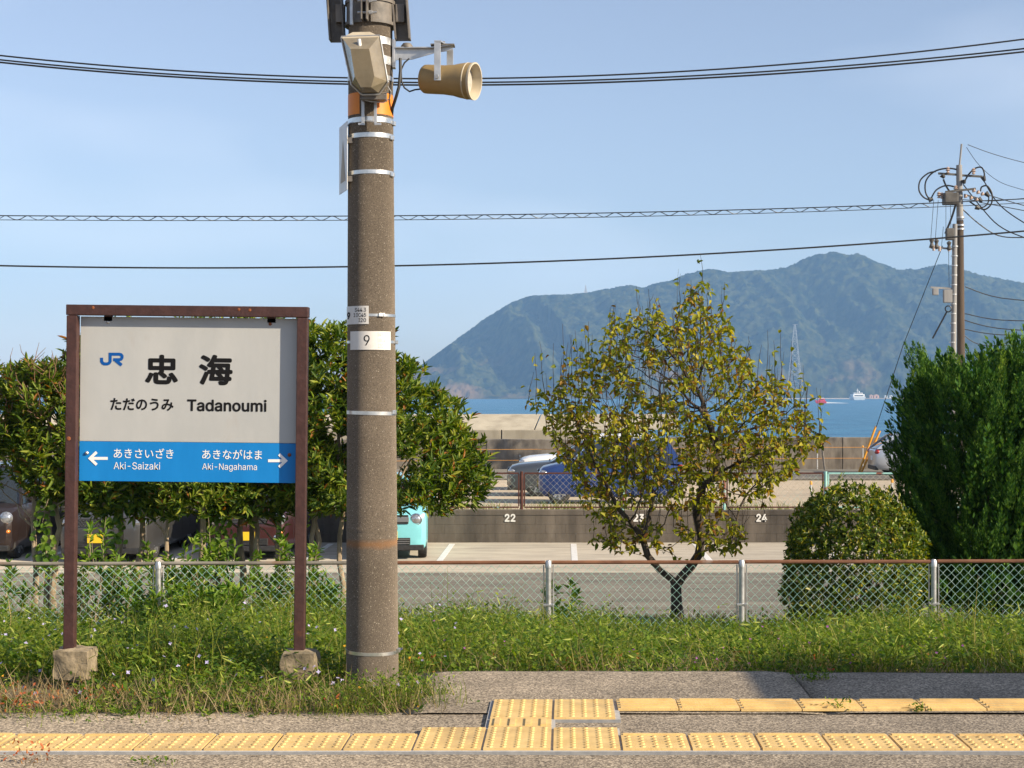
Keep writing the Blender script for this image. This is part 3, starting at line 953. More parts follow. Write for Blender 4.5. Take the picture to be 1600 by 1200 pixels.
# seam ring
zseam = pz(825)
MB().lathe([(prad(pxz(829)) + .0005, pz(829)), (prad(pxz(825)) + .0025, pz(826)), (prad(pxz(825)) + .0025, pz(824)), (prad(pxz(821)) + .0005, pz(821))], (0, 0, 0), n=64).build('seam_ring', M['pole'], pole, smooth=True)
def band(name, py0, py1, m, out=.002, a0=0, a1=360, n=48, parent=None, tilt=0.0):
    """ring or arc round the pole, angle 0 faces the camera, positive to the right"""
    z0, z1 = pz(py1), pz(py0)
    vs, fs = [], []
    k = n + 1
    for i in range(k):
        a = rad(a0 + (a1 - a0) * i / n)
        dx, dy = math.sin(a), -math.cos(a)
        dz = tilt * dx
        for (z, o) in ((z0, 0.0), (z0, out), (z1, out), (z1, 0.0)):
            r = prad(z - .06) + o
            vs.append((dx * r, dy * r, z + dz))
    for i in range(n):
        for j in range(4):
            fs.append((i * 4 + j, (i + 1) * 4 + j, (i + 1) * 4 + (j + 1) % 4, i * 4 + (j + 1) % 4))
    if a1 - a0 < 359:
        fs += [(0, 1, 2, 3), (n * 4 + 3, n * 4 + 2, n * 4 + 1, n * 4)]
    return MB().add(vs, fs).build(name, m, parent or pole, smooth=True)
def buckle(py, ang, parent, w=.034, h=.022):
    a = rad(ang); r = prad(pz(py) - .06) + .006
    MB().box((math.sin(a) * r, -math.cos(a) * r, pz(py)), (w, .012, h), a).box((math.sin(a + .09) * r, -math.cos(a + .09) * r, pz(py)), (.006, .02, h * 1.15), a + .09).build('buckle', M['bright_steel'], parent, bevel=.002)
for (py, h, ang) in ((192, 8, 82), (216, 7, 68), (273, 6, 68), (645, 5.5, 66), (1016, 5, 78)):
    s = band('steel_band', py - h / 2, py + h / 2, M['bright_steel'], .0025, tilt=-.004 if py > 600 else .002)
    buckle(py + (2 if py < 300 else -1), ang, s)
for (py, ang, a0, a1) in ((494, 30, 0, 360), (535, 84, 0, 360)):
    s = band('steel_band', py - 2, py + 2, M['bright_steel'], .0022)
    buckle(py, ang, s, .03, .018)
band('orange_band', 150, 183.5, M['orange'], .0012, 20, 200, 40)
band('orange_band', 150, 183.5, M['orange'], .0012, 205, 338, 40)
# cable clamp and heavy crossarm clamp at the top
cl = band('arm_clamp', 6, 42, M['dark_steel'], .012, 8, 352, 60)
band('clamp_lip', 4, 9, M['dark_steel'], .02, 8, 352, 60, cl)
band('clamp_lip', 38, 43, M['dark_steel'], .02, 8, 352, 60, cl)
for s in (-1, 1):
    MB().box((s * .014 - .012, -prad(3.7) - .035, pz(22)), (.008, .07, .145)).build('clamp_flange', M['dark_steel'], cl, bevel=.002)
for py in (13, 31):
    MB().cyl((-.05, -prad(3.7) - .045, pz(py)), (.055, -prad(3.7) - .045, pz(py)), .006, n=8).cyl((.012, -prad(3.7) - .045, pz(py)), (.03, -prad(3.7) - .045, pz(py)), .012, n=6).build('clamp_bolt', M['steel'], cl)
def channel(name, px_a, py_a, px_b, py_b, w, d, parent, m, sgn):
    """U-section arm that runs away from the viewer beside the pole, seen from below"""
    a = Vector(((px_a - 580) / PS, 0, pz(py_a))); c = Vector(((px_b - 580) / PS, 0, pz(py_b)))
    b = MB()
    up = c - a
    for (ox, oy, ww, dd) in ((0, 0.02, w, .008), (-w / 2 + .004, -d / 2 + .02, .008, d), (w / 2 - .004, -d / 2 + .02, .008, d)):
        b.hexa([a + Vector((ox - ww / 2, oy - dd / 2, 0)), a + Vector((ox + ww / 2, oy - dd / 2, 0)), a + Vector((ox + ww / 2, oy + dd / 2, 0)), a + Vector((ox - ww / 2, oy + dd / 2, 0))],
               [c + Vector((ox - ww / 2, oy - dd / 2, 0)), c + Vector((ox + ww / 2, oy - dd / 2, 0)), c + Vector((ox + ww / 2, oy + dd / 2, 0)), c + Vector((ox - ww / 2, oy + dd / 2, 0))])
    return b.build(name, m, parent)
channel('channel_arm', 529, 65, 521, -60, .085, .07, pole, M['dark_steel'], -1)
channel('channel_arm', 631, 63, 622, -60, .085, .07, pole, M['dark_steel'], 1)
for s in (-1, 1):
    MB().box((s * .165, .0, pz(22)), (.05, .05, .10)).build('arm_bracket', M['dark_steel'], cl, bevel=.004)
MB().tube([(-.085, -.135, pz(48)), (-.085, -.135, pz(-40))], .0105, 10).build('conduit', M['steel'], pole, smooth=True)

# plates strapped to the pole
def curved_plate(name, label, px0, px1, py0, py1, texts, dz=0.0):
    z0, z1 = pxz(py1), pxz(py0)
    r = prad((z0 + z1) / 2) + .0035
    a0 = math.asin(max(-.999, min(.999, (px0 - 580.6) / PS / r))); a1 = math.asin(min(.999, (px1 - 580.6) / PS / r))
    cxw, cyw = P(580.6, 500, PY).x, PY
    o = thing(name, label, 'number plate', (cxw, cyw, z0))
    n = 20; vs, fs = [], []
    for i in range(n + 1):
        a = a0 + (a1 - a0) * i / n
        for (rr, z) in ((r, 0), (r + .0015, 0), (r + .0015, z1 - z0), (r, z1 - z0)):
            vs.append((math.sin(a) * rr, -math.cos(a) * rr, z))
    for i in range(n):
        for j in range(4):
            fs.append((i * 4 + j, (i + 1) * 4 + j, (i + 1) * 4 + (j + 1) % 4, i * 4 + (j + 1) % 4))
    fs += [(0, 1, 2, 3), (n * 4 + 3, n * 4 + 2, n * 4 + 1, n * 4)]
    MB().add(vs, fs).build('plate', M['plate_white'], o, smooth=True)
    for (s, x0, y0, x1, y1, mm, bd) in texts:
        q = text_mesh(s, 'c', 'lettering', M[mm], o, ((x0 - 580.6) / PS, pxz(y1) - z0, (x1 - 580.6) / PS, pxz(y0) - z0), 0, bold=bd)
        for v in q.data.vertices:
            xx = max(-r * .998, min(r * .998, v.co.x))
            v.co.x = xx * (1 + .0022 / r)
            v.co.y = -math.sqrt(max(1e-9, (r + .0022) ** 2 - v.co.x ** 2))
    return o
curved_plate('pole_number_plate', 'smaller white plate with bold 9 and S44.3, upper of two on concrete pole', 542.7, 581, 480, 508,
             [('9', 545, 489, 551, 500, 'ink', .035), ('S44.3', 559, 483, 577, 489, 'ink', .005), ('10C45', 557, 491, 577, 497, 'ink', .005), ('I20', 565, 499, 577, 505, 'ink', .005)])
curved_plate('pole_number_plate', 'wider white plate with large thin 9 and faded lettering, lower on concrete pole', 551, 612.5, 519, 547.5,
             [('9', 573.5, 525, 582.5, 541, 'ink', .0), ('S45.10', 594, 521, 609.5, 527, 'grey_ink', .0), ('10C45', 594, 530, 608, 536, 'grey_ink', -.005), ('I20', 594.5, 538, 602.5, 545, 'grey_ink', -.005)])
# plate on the side of the pole, seen nearly edge on
sp_ = thing('side_plate', 'white rectangular plate with narrow triangle set edge-on behind the concrete pole', 'sign', P(536, 300, PY))
def spp(u_, h_, off=0.0):
    """u_ 0..1 from the far edge to the edge by the pole, h_ height in metres"""
    a_, c_ = P(530, 302, 8.60), P(542.3, 296, 8.38)
    q_ = a_.lerp(c_, u_); q_.z = P(536, 300, PY).z + h_
    n_ = Vector((-.95, -.32, 0)).normalized()
    return q_ + n_ * off - P(536, 300, PY)
PH = .375
MB().hexa([spp(0, 0), spp(1, 0), spp(1, 0, -.003), spp(0, 0, -.003)], [spp(0, PH), spp(1, PH), spp(1, PH, -.003), spp(0, PH, -.003)]).build('plate', M['plate_white'], sp_)
MB().add([spp(.2, .055, .0015), spp(.8, .055, .0015), spp(.5, .29, .0015)], [(0, 1, 2)]).build('triangle_mark', mat('faded_brown_mark', (.33, .27, .20), None, rough=.6), sp_)
for hh_ in (.06, .27):
    MB().box(spp(.93, hh_, -.02), (.03, .04, .03)).build('mounting_clip', M['dark_steel'], sp_)

# ================================================================== FLOODLIGHT
M['yellowed_lens'] = mat('yellowed_diffuser', (0.15, 0.125, 0.085), (0.26, 0.225, 0.16), 5, 0.25, coat=.5, c3=(0.20, 0.16, 0.10), s3=4, lo3=.5, hi3=.8)
M['cream_shell'] = mat('cream_housing', (0.4264, 0.369, 0.2706), (0.5412, 0.4756, 0.3608), 6, 0.5, c3=(0.2952, 0.2214, 0.1312), s3=4, lo3=.6, hi3=.8)
FY = PY - .33
fl = thing('floodlight', 'boxy cream floodlight with yellowed tapered diffuser mounted on concrete pole', 'floodlight', P(569, 95, FY))
fs_ = F_PX / FY
def fpt(px, py, y): return Vector(((px - 569) / fs_, y, (95 - py) / fs_))
front = [fpt(555, 83, -.085), fpt(579, 83, -.085), fpt(586, 136, -.045), fpt(564, 136, -.045)]
rim = [fpt(534.5, 59, .0), fpt(592, 57, .0), fpt(602.5, 124, .05), fpt(589, 141, .07), fpt(563, 141.5, .07), fpt(548, 128, .05)]
b = MB()
fr = [fpt(551, 82, -.085), fpt(580, 82, -.085), fpt(586.5, 122, -.045), fpt(581, 138, -.03), fpt(565, 138, -.03), fpt(556, 122, -.045)]
b.add(rim + fr, [(6, 7, 8, 9, 10, 11)] + [(i, (i + 1) % 6, 6 + (i + 1) % 6, 6 + i) for i in range(6)])
b.build('diffuser', M['yellowed_lens'], fl)
def off(p, s, dy): return Vector((p.x * s, p.y + dy, p.z * s))
b = MB()
rim_o = [off(p, 1.045, .004) for p in rim]
bk = [fpt(538, 52, .05), fpt(547, 45, .07), fpt(576, 44, .07), fpt(588, 52, .05)]
back = [off(p, .8, .13) for p in rim]
b.add(rim_o + back, [(i, (i + 1) % 6, 6 + (i + 1) % 6, 6 + i) for i in range(6)] + [(11, 10, 9, 8, 7, 6)])
b.build('housing', M['cream_shell'], fl)
b = MB()
top = [fpt(534, 58.5, -.004), fpt(592.5, 56.5, -.004), fpt(576, 44.5, .07), fpt(548, 45, .07)]
b.hexa([off(p, 1, 0) - Vector((0, 0, .012)) for p in (top[0], top[1], top[2], top[3])], top)
b.build('top_cap', M['cream_shell'], fl, bevel=.004)
b = MB()
for i in range(6):
    b.tube([rim_o[i], rim_o[(i + 1) % 6]], .0055, 6)
b.build('rim', M['steel'], fl)
MB().tube([fpt(563, 65, -.05), fpt(565, 79, -.055)], .0095, 10).build('lamp_base', M['white_paint'], fl, smooth=True)
b = MB()
b.hexa([fpt(x, y, .09) for x, y in ((560, 150), (600, 150), (600, 140), (560, 140))], [fpt(x, y, .20) for x, y in ((560, 148), (598, 148), (598, 132), (560, 132))])
b.build('back_bracket', M['dark_steel'], fl)
for px in (560.5, 580.5):
    MB().box(fpt(px, 165, .172), (.016, .008, .14)).box(fpt(px + (-2 if px < 570 else 4), 185, .168), (.036, .008, .012)).build('mounting_strap', M['steel'], fl, bevel=.001)
MB().tube([fpt(558, 147, .13), fpt(575, 152, .12), fpt(596, 154, .11), fpt(606, 148, .10), fpt(608, 138, .09), fpt(603, 130, .07)], .0028, 6).tube([fpt(585, 146, .1), fpt(600, 142, .09), fpt(604, 134, .08)], .0022, 6).build('lead_wire', M['steel'], fl)
MB().tube([fpt(566, 181, .15), fpt(578, 182, .15)], .005, 8).build('mounting_bolt', M['steel'], fl)

# ================================================================== LOUDSPEAKER
M['tan_shell'] = mat('tan_speaker_shell', (0.25, 0.175, 0.075), (0.31, 0.22, 0.10), 7, 0.55, c3=(.20, .15, .085), s3=3, lo3=.6, hi3=.8)
M['grille'] = mat('pale_grille', (0.36, 0.34, 0.31), (0.46, 0.44, 0.40), 60, 0.6)
ls = thing('loudspeaker', 'tan cylindrical horn loudspeaker on a grey arm bracket beside concrete pole', 'loudspeaker', P(704, 126, PY - .02))
def lpt(px, py, y=0.0): return Vector(((px - 704) / PS, y, (126 - py) / PS))
axis = (lpt(743, 130, -.05) - lpt(660, 120.5, .05)).normalized()
c0 = lpt(660, 120.5, .05)
Ls = (lpt(743, 130, -.05) - c0).length
R0 = 22.5 / PS
prof = [(0.0005, 0), (R0 * .86, 0), (R0 * .98, .012), (R0, .03), (R0 * 1.0, Ls * .42), (R0 * 1.06, Ls * .60), (R0 * 1.17, Ls * .72), (R0 * 1.24, Ls * .84), (R0 * 1.26, Ls * .97)]
MB().lathe(prof, c0, axis, 40).build('horn_body', M['tan_shell'], ls, smooth=True)
MB().lathe([(R0 * 1.262, Ls * .955), (R0 * 1.285, Ls * .965), (R0 * 1.285, Ls * 1.0), (R0 * 1.19, Ls * 1.0), (R0 * 1.10, Ls * .82)], c0, axis, 40).build('mouth_ring', M['cream_shell'], ls, smooth=True)
MB().lathe([(R0 * 1.243, Ls * .852), (R0 * 1.262, Ls * .857), (R0 * 1.262, Ls * .872), (R0 * 1.245, Ls * .877)], c0, axis, 40).build('bead', M['cream_shell'], ls, smooth=True)
MB().lathe([(R0 * 1.11, Ls * .825), (R0 * .6, Ls * .84), (0.0005, Ls * .845)], c0, axis, 40).build('speaker_grille', M['grille'], ls, smooth=True)
side = axis.cross(Vector((0, 0, 1))).normalized()
piv = c0 + axis * (Ls * .40)
for s in (-1, 1):
    b = MB()
    foot = piv + side * s * (R0 + .008)
    top = Vector((foot.x, foot.y, lpt(690, 71).z))
    b.hexa([foot + Vector((-.018, -.003, -.02)), foot + Vector((.018, -.003, -.02)), foot + Vector((.018, .003, -.02)), foot + Vector((-.018, .003, -.02))],
           [top + Vector((-.018, -.003, 0)), top + Vector((.018, -.003, 0)), top + Vector((.018, .003, 0)), top + Vector((-.018, .003, 0))])
    b.build('yoke_arm', M['steel'], ls, bevel=.001)
tl = piv + side * (R0 + .008); tr_ = piv - side * (R0 + .008)
zt_ = lpt(690, 70).z
mid = (tl + tr_) / 2
MB().hexa([Vector((tl.x - .018, tl.y, zt_)), Vector((tl.x + .018, tl.y, zt_)), Vector((tr_.x + .018, tr_.y, zt_)), Vector((tr_.x - .018, tr_.y, zt_))],
          [Vector((tl.x - .018, tl.y, zt_ + .008)), Vector((tl.x + .018, tl.y, zt_ + .008)), Vector((tr_.x + .018, tr_.y, zt_ + .008)), Vector((tr_.x - .018, tr_.y, zt_ + .008))]).build('yoke_top', M['steel'], ls)
for s in (-1, 1):
    f = piv + side * s * (R0 + .011)
    MB().cyl(f, f + side * s * .010, .012, n=10).build('pivot_bolt', M['steel'], ls)
# arm from the pole to the yoke
b = MB()
b.prism([(lpt(619, 76).x, lpt(0, 76).z), (lpt(674, 76).x, lpt(0, 76).z), (lpt(705, 72).x, lpt(0, 72).z), (lpt(705, 79).x, lpt(0, 79).z), (lpt(682, 82).x, lpt(0, 82).z), (lpt(644, 93).x, lpt(0, 93).z), (lpt(619, 94).x, lpt(0, 94).z)], -.005, .005)
b.prism([(lpt(619, 75).x, lpt(0, 75).z), (lpt(674, 75).x, lpt(0, 75).z), (lpt(710, 71).x, lpt(0, 71).z), (lpt(710, 72.5).x, lpt(0, 72.5).z), (lpt(674, 76.5).x, lpt(0, 76.5).z), (lpt(619, 76.5).x, lpt(0, 76.5).z)], -.03, .03)
b.build('arm', M['steel'], ls)
MB().box(lpt(616, 85), (.016, .05, .155)).build('arm_plate', M['steel'], ls, bevel=.002)
MB().box(lpt(692, 71.5), (.13, .07, .008)).cyl(lpt(693, 71), lpt(693, 65), .008, n=8).build('arm_end', M['dark_steel'], ls)
MB().lathe([(.033, 0), (.033, .012), (.022, .026), (.002, .030)], lpt(636, 75.5), (0, 0, 1), 16).build('arm_cap', M['dark_steel'], ls, smooth=True)
MB().tube([lpt(656, 137.5, .03), lpt(648, 139, .02), lpt(640, 143, .0), lpt(633, 139, -.03), lpt(629, 130, -.04), lpt(628, 112, -.04), lpt(633, 100, -.03), lpt(640, 93, -.02)], .0045, 8).build('speaker_cable', M['cable'], ls, smooth=True)
for (y0, y1) in ((63, 74), (92, 105), (122, 129)):
    band('bracket_band', y0, y1, M['steel'], .004, 0, 360)
for (py, ang) in ((97, 275),):
    buckle(py, ang, pole, .03, .03)
b = MB().tube([(.17, -.06, pz(95)), (.172, -.07, pz(115)), (.165, -.08, pz(140)), (.15, -.08, pz(155)), (.125, -.05, pz(172)), (.11, .02, pz(190))], .0085, 10)
b.build('flexible_conduit', M['cable'], pole, smooth=True)

# ================================================================== OVERHEAD CABLES
def cable(name, label, pts, y0, y1, r, spiral=False, m='cable'):
    """pts: surveyed photo points along the cable, depth runs from y0 to y1"""
    xs = np.array([p[0] for p in pts], float); ys = np.array([p[1] for p in pts], float)
    co = np.polyfit(xs, ys, min(3, len(pts) - 1))
    o = MB()
    px = np.linspace(-500, 2100, 60)
    w = []
    for a in px:
        yy = y0 + (y1 - y0) * (a + 500) / 2600
        w.append(P(a, float(np.polyval(co, a)), yy))
    o.tube(w, r, 6)
    if spiral:
        w2 = []
        for a in np.linspace(-500, 1452, 560):
            yy = y0 + (y1 - y0) * (a + 500) / 2600
            p = P(a, float(np.polyval(co, a)), yy)
            ph = a / 34 * 2 * math.pi
            w2.append(p + Vector((0, math.cos(ph) * .07, math.sin(ph) * .07 - .07)))
        o.tube(w2, r * .75, 4)
        o.tube([p + Vector((0, 0, -.145)) for p in w], r * .7, 5)
    return tag(o.build(name, M[m], None, smooth=True), label, 'cable')
T = [(0, 87), (130, 99), (270, 110), (400, 117), (540, 122), (755, 123), (1000, 114), (1200, 103), (1400, 85), (1600, 61)]
cable('overhead_cable', 'highest of three black cables crossing behind the floodlight', T, 16, 16, .0085)
T = [(0, 94), (130, 105), (270, 116), (400, 123), (540, 128), (755, 129), (1000, 121.5), (1200, 112), (1400, 96), (1600, 76)]
cable('overhead_cable', 'middle of three black cables crossing behind the floodlight', T, 16.1, 16.1, .0085)
T = [(0, 98), (130, 109), (270, 119.5), (400, 127), (540, 132), (755, 133), (1000, 126), (1200, 116.5), (1400, 100.5), (1600, 81)]
cable('overhead_cable', 'lowest of three black cables crossing behind the floodlight', T, 16.2, 16.2, .0095)
cable('messenger_cable', 'thin cable wrapped in a spiral running to the distant utility pole', [(0, 337), (300, 338), (620, 337), (1000, 332), (1450, 317), (1600, 311)], 52, 55.3, .018, True)
cable('overhead_cable', 'single black cable crossing below the spiral-wrapped cable', [(0, 415), (300, 419), (620, 415), (1000, 402), (1300, 385), (1600, 361)], 36, 36, .020)

# ================================================================== NEAR CHAIN-LINK FENCE
M['rusty_rail'] = mat('rusty_rail', (0.1312, 0.0508, 0.0246), (0.246, 0.1107, 0.0574), 12, 0.85, bump=.3, bscale=50, stretch=(.3, 1, 1), c3=(0.3444, 0.328, 0.3034), s3=3, lo3=.60, hi3=.68)
M['grey_rail'] = mat('dull_grey_rail', (0.1394, 0.1271, 0.1066), (0.246, 0.2296, 0.1968), 9, 0.75, 0.1, bump=.2, stretch=(.3, 1, 1), c3=(0.1968, 0.1066, 0.0574), s3=3, lo3=.56, hi3=.7)
M['green_wire'] = mat('green_coated_wire', (0.17, 0.40, 0.34), (0.36, 0.50, 0.45), 5, 0.6, c3=(.45, .46, .43), s3=1.6, lo3=.52, hi3=.7)
def fence_wires(w, h, pitch, r, slack=.5):
    """diamond mesh: zig-zag wires woven in pairs"""
    hw = pitch / 2
    b = MB()
    n = int(w / hw)
    rows = int(h / hw)
    for i in range(n):
        x0 = i * hw
        pts = []
        for j in range(rows + 1):
            x = x0 + (hw / 2 if (j + i) % 2 == 0 else -hw / 2) + hw / 2
            x = min(max(x, 0), w)
            pts.append((x + random.uniform(-.003, .003), (.004 if (j % 2) else -.004), -j * hw + random.uniform(-.002, .002)))
        b.tube(pts, r, 4, caps=False)
    return b
FA = 0.0475 / 1.89          # the fence runs very slightly away to the right
fence = thing('chain_link_fence', 'low chain-link fence with rusty top rail between embankment and car park', 'fence', P(857, 878, 15.0))
fence.rotation_euler = (0, 0, math.atan(FA) * 1.0)
fx = [k * 1.893 for k in range(-5, 5)]
HF = 1.12
for i_, x in enumerate(fx):
    po = MB().cyl((x, 0, -HF), (x, 0, -.012), .0275, n=14).build('post', M['steel'], fence, smooth=True)
    MB().lathe([(.033, -.055), (.033, 0.0), (.022, .02), (.001, .024)], (x, 0, -.005), n=14).build('post_cap', M['steel'], po, smooth=True)
    for s in (-1, 1):
        MB().cyl((x + s * .047, 0, -HF), (x + s * .047, 0, -.03), .007, n=6).build('tension_bar', M['steel'], po)
    MB().box((x, 0, -.42), (.105, .062, .022)).build('strap', M['steel'], po, bevel=.004)
for i_ in range(len(fx) - 1):
    x0, x1 = fx[i_], fx[i_ + 1]
    MB().cyl((x0 + .034, 0, -.004), (x1 - .034, 0, -.004 + random.uniform(-.004, .004)), .0185, n=12).build('top_rail', M['rusty_rail'] if x0 > -3.0 else M['grey_rail'], fence, smooth=True)
    me = fence_wires(x1 - x0 - .10, 1.02, .083, 0.0030)
    o = me.build('wire_mesh', M['green_wire'], fence, loc=(x0 + .05, 0, -.035))
    tag(o, kind='stuff')

# ================================================================== FENCE ON THE BLOCK WALL
M['turquoise_paint'] = mat('flaking_turquoise_paint', (0.1968, 0.4264, 0.41), (0.2788, 0.5084, 0.4756), 9, 0.6, c3=(0.1804, 0.0574, 0.0328), s3=2.4, lo3=.54, hi3=.6)
M['rust_wire'] = mat('rust_grey_wire', (0.30, 0.27, 0.22), (0.45, 0.40, 0.33), 5, 0.7, c3=(.25, .42, .38), s3=.7, lo3=.5, hi3=.6)
M['rust_frame'] = mat('rusted_red_frame', (0.055, 0.018, 0.013), (0.105, 0.034, 0.022), 10, 0.9, c3=(.24, .42, .39), s3=1.7, lo3=.62, hi3=.66)
f2 = thing('mesh_panel_fence', 'rusted red and turquoise mesh fence standing on the block wall', 'fence', (0, WALL_Y + .16, -.90))
ft = CAM_H - (738 - HY) / F_PX * (WALL_Y + .16) + .90
FX2 = [P(x, 0, WALL_Y + .16).x for x in (815, 973, 1132, 1290)]
dxx = (FX2[-1] - FX2[0]) / 3
fx2 = [FX2[0] + dxx * k for k in range(-6, 6)]
for i_, x in enumerate(fx2):
    ms = M['turquoise_paint'] if i_ > 6 else M['rust_frame']
    MB().cyl((x, 0, -.05), (x, 0, ft + .02), .034, n=12).build('post', ms, f2, smooth=True)
for i_ in range(len(fx2) - 1):
    x0, x1 = fx2[i_] + .06, fx2[i_ + 1] - .06
    ms = M['turquoise_paint'] if i_ > 8 else M['rust_frame']
    pn = MB().box(((x0 + x1) / 2, 0, ft - .02), (x1 - x0, .03, .035)).box(((x0 + x1) / 2, 0, .07), (x1 - x0, .03, .03)).box((x0, 0, ft / 2 + .03), (.03, .03, ft - .12)).box((x1, 0, ft / 2 + .03), (.03, .03, ft - .12)).build('panel_frame', ms, f2)
    w = fence_wires(x1 - x0 - .04, ft - .10, .135, .0035).build('wire_mesh', M['rust_wire'], pn, loc=(x0 + .02, 0, ft - .035))
    tag(w, kind='stuff')
# ================================================================== VEGETATION
M['hedge_leaf'] = leaf_mat('hedge_leaf', [(0, (0.030, 0.068, 0.008)), (.35, (0.083, 0.145, 0.014)), (.7, (0.177, 0.235, 0.023)), (.955, (0.310, 0.330, 0.049)), (.965, (0.290, 0.120, 0.024))], .5, .38, .25)
M['ivy_leaf'] = leaf_mat('ivy_leaf', [(0, (.06, .13, .015)), (.5, (.11, .20, .02)), (1, (.20, .28, .03))], .5, .45)
M['weed_leaf'] = leaf_mat('weed_leaf', [(0, (0.055, 0.132, 0.014)), (.5, (0.132, 0.231, 0.022)), (1, (0.253, 0.330, 0.045))], .55, .42, .25)
M['fruit_leaf'] = leaf_mat('fruit_tree_leaf', [(0, (0.110, 0.149, 0.013)), (.4, (0.232, 0.248, 0.020)), (.72, (0.397, 0.364, 0.032)), (.90, (0.287, 0.177, 0.028)), (1, (0.155, 0.066, 0.020))], .5, .4, .25)
M['bush_leaf'] = leaf_mat('bush_leaf', [(0, (0.030, 0.065, 0.010)), (.5, (0.092, 0.150, 0.014)), (.8, (0.230, 0.267, 0.022)), (1, (0.322, 0.260, 0.030))], .36, .28, .35)
M['conifer_leaf'] = leaf_mat('conifer_leaf', [(0, (0.018, 0.061, 0.014)), (.5, (0.046, 0.122, 0.020)), (1, (0.134, 0.238, 0.033))], .75, .2, .12)
M['grass'] = leaf_mat('grass_blade', [(0, (0.045, 0.092, 0.009)), (.4, (0.113, 0.167, 0.016)), (.75, (0.213, 0.243, 0.032)), (.93, (0.383, 0.335, 0.099)), (1, (0.427, 0.324, 0.135))], .6, .4, .2)
M['dry_grass'] = leaf_mat('dry_grass_blade', [(0, (.20, .14, .065)), (.6, (.33, .25, .13)), (1, (.42, .34, .20))], .7, .3, .2)
M['vetch'] = leaf_mat('vetch_leaflet', [(0, (0.035, 0.086, 0.012)), (.5, (0.106, 0.186, 0.020)), (1, (0.250, 0.312, 0.036))], .6, .4, .2)
M['pod'] = leaf_mat('vetch_pod', [(0, (.26, .33, .05)), (1, (.42, .46, .11))], .5, .3, .3)
M['red_leaf'] = leaf_mat('red_weed_leaf', [(0, (.30, .07, .03)), (.6, (.45, .13, .045)), (1, (.40, .20, .06))], .6, .3, .3)
M['lilac'] = leaf_mat('lilac_petal', [(0, (.38, .34, .62)), (1, (.58, .54, .78))], .6, .3, .2)
M['purple'] = leaf_mat('purple_petal', [(0, (.32, .08, .36)), (1, (.45, .16, .45))], .6, .3, .2)
M['orange_petal'] = leaf_mat('orange_petal', [(0, (.75, .33, .03)), (1, (.80, .50, .05))], .6, .3, .2)

def merge(parts):
    Vs, Fs, o = [], [], 0
    for V, F in parts:
        Vs.append(V); Fs.append(F + o); o += len(V)
    return np.concatenate(Vs), np.concatenate(Fs)

def wobble(a, b, n, amp, seed=None):
    a, b = Vector(a), Vector(b)
    pts = []
    for i in range(n + 1):
        t = i / n
        e = math.sin(math.pi * t) * amp
        pts.append(a.lerp(b, t) + Vector((random.uniform(-e, e), random.uniform(-e, e), 0)))
    return pts

def crown_points(n, prof, sq, cx, cy, seed, inner=.5, lump=.22, gaps=0.0):
    """points through the shell of a crown given as (height, radius) pairs"""
    zs = np.array([p[0] for p in prof]); rs = np.array([p[1] for p in prof])
    z = RNG.uniform(zs[0], zs[-1], n * 3)
    r = np.interp(z, zs, rs)
    keep = RNG.random(n * 3) < r / rs.max()
    z, r = z[keep][:n], r[keep][:n]
    k = len(z)
    th = RNG.uniform(0, 2 * np.pi, k)
    lumps = 1 + lump * (fbm2(th * 2.2 + seed * 7, z * 2.6, 3, seed) - .5) * 2
    f = inner + (1 - inner) * RNG.random(k) ** .55
    rr = r * f * lumps
    p = np.stack([cx + np.cos(th) * rr, cy + np.sin(th) * rr * sq, z], 1)
    # slope of the profile gives the outward direction
    dz = np.interp(z + .1, zs, rs) - np.interp(z - .1, zs, rs)
    nrmv = nrm(np.stack([np.cos(th), np.sin(th), -dz / .2 * .7], 1))
    if gaps > 0:
        g = fbm2(p[:, 0] * 3.0 + seed, p[:, 2] * 3.0, 3, seed + 5)
        kk = g > gaps
        p, nrmv, f = p[kk], nrmv[kk], f[kk]
    return p, nrmv, f

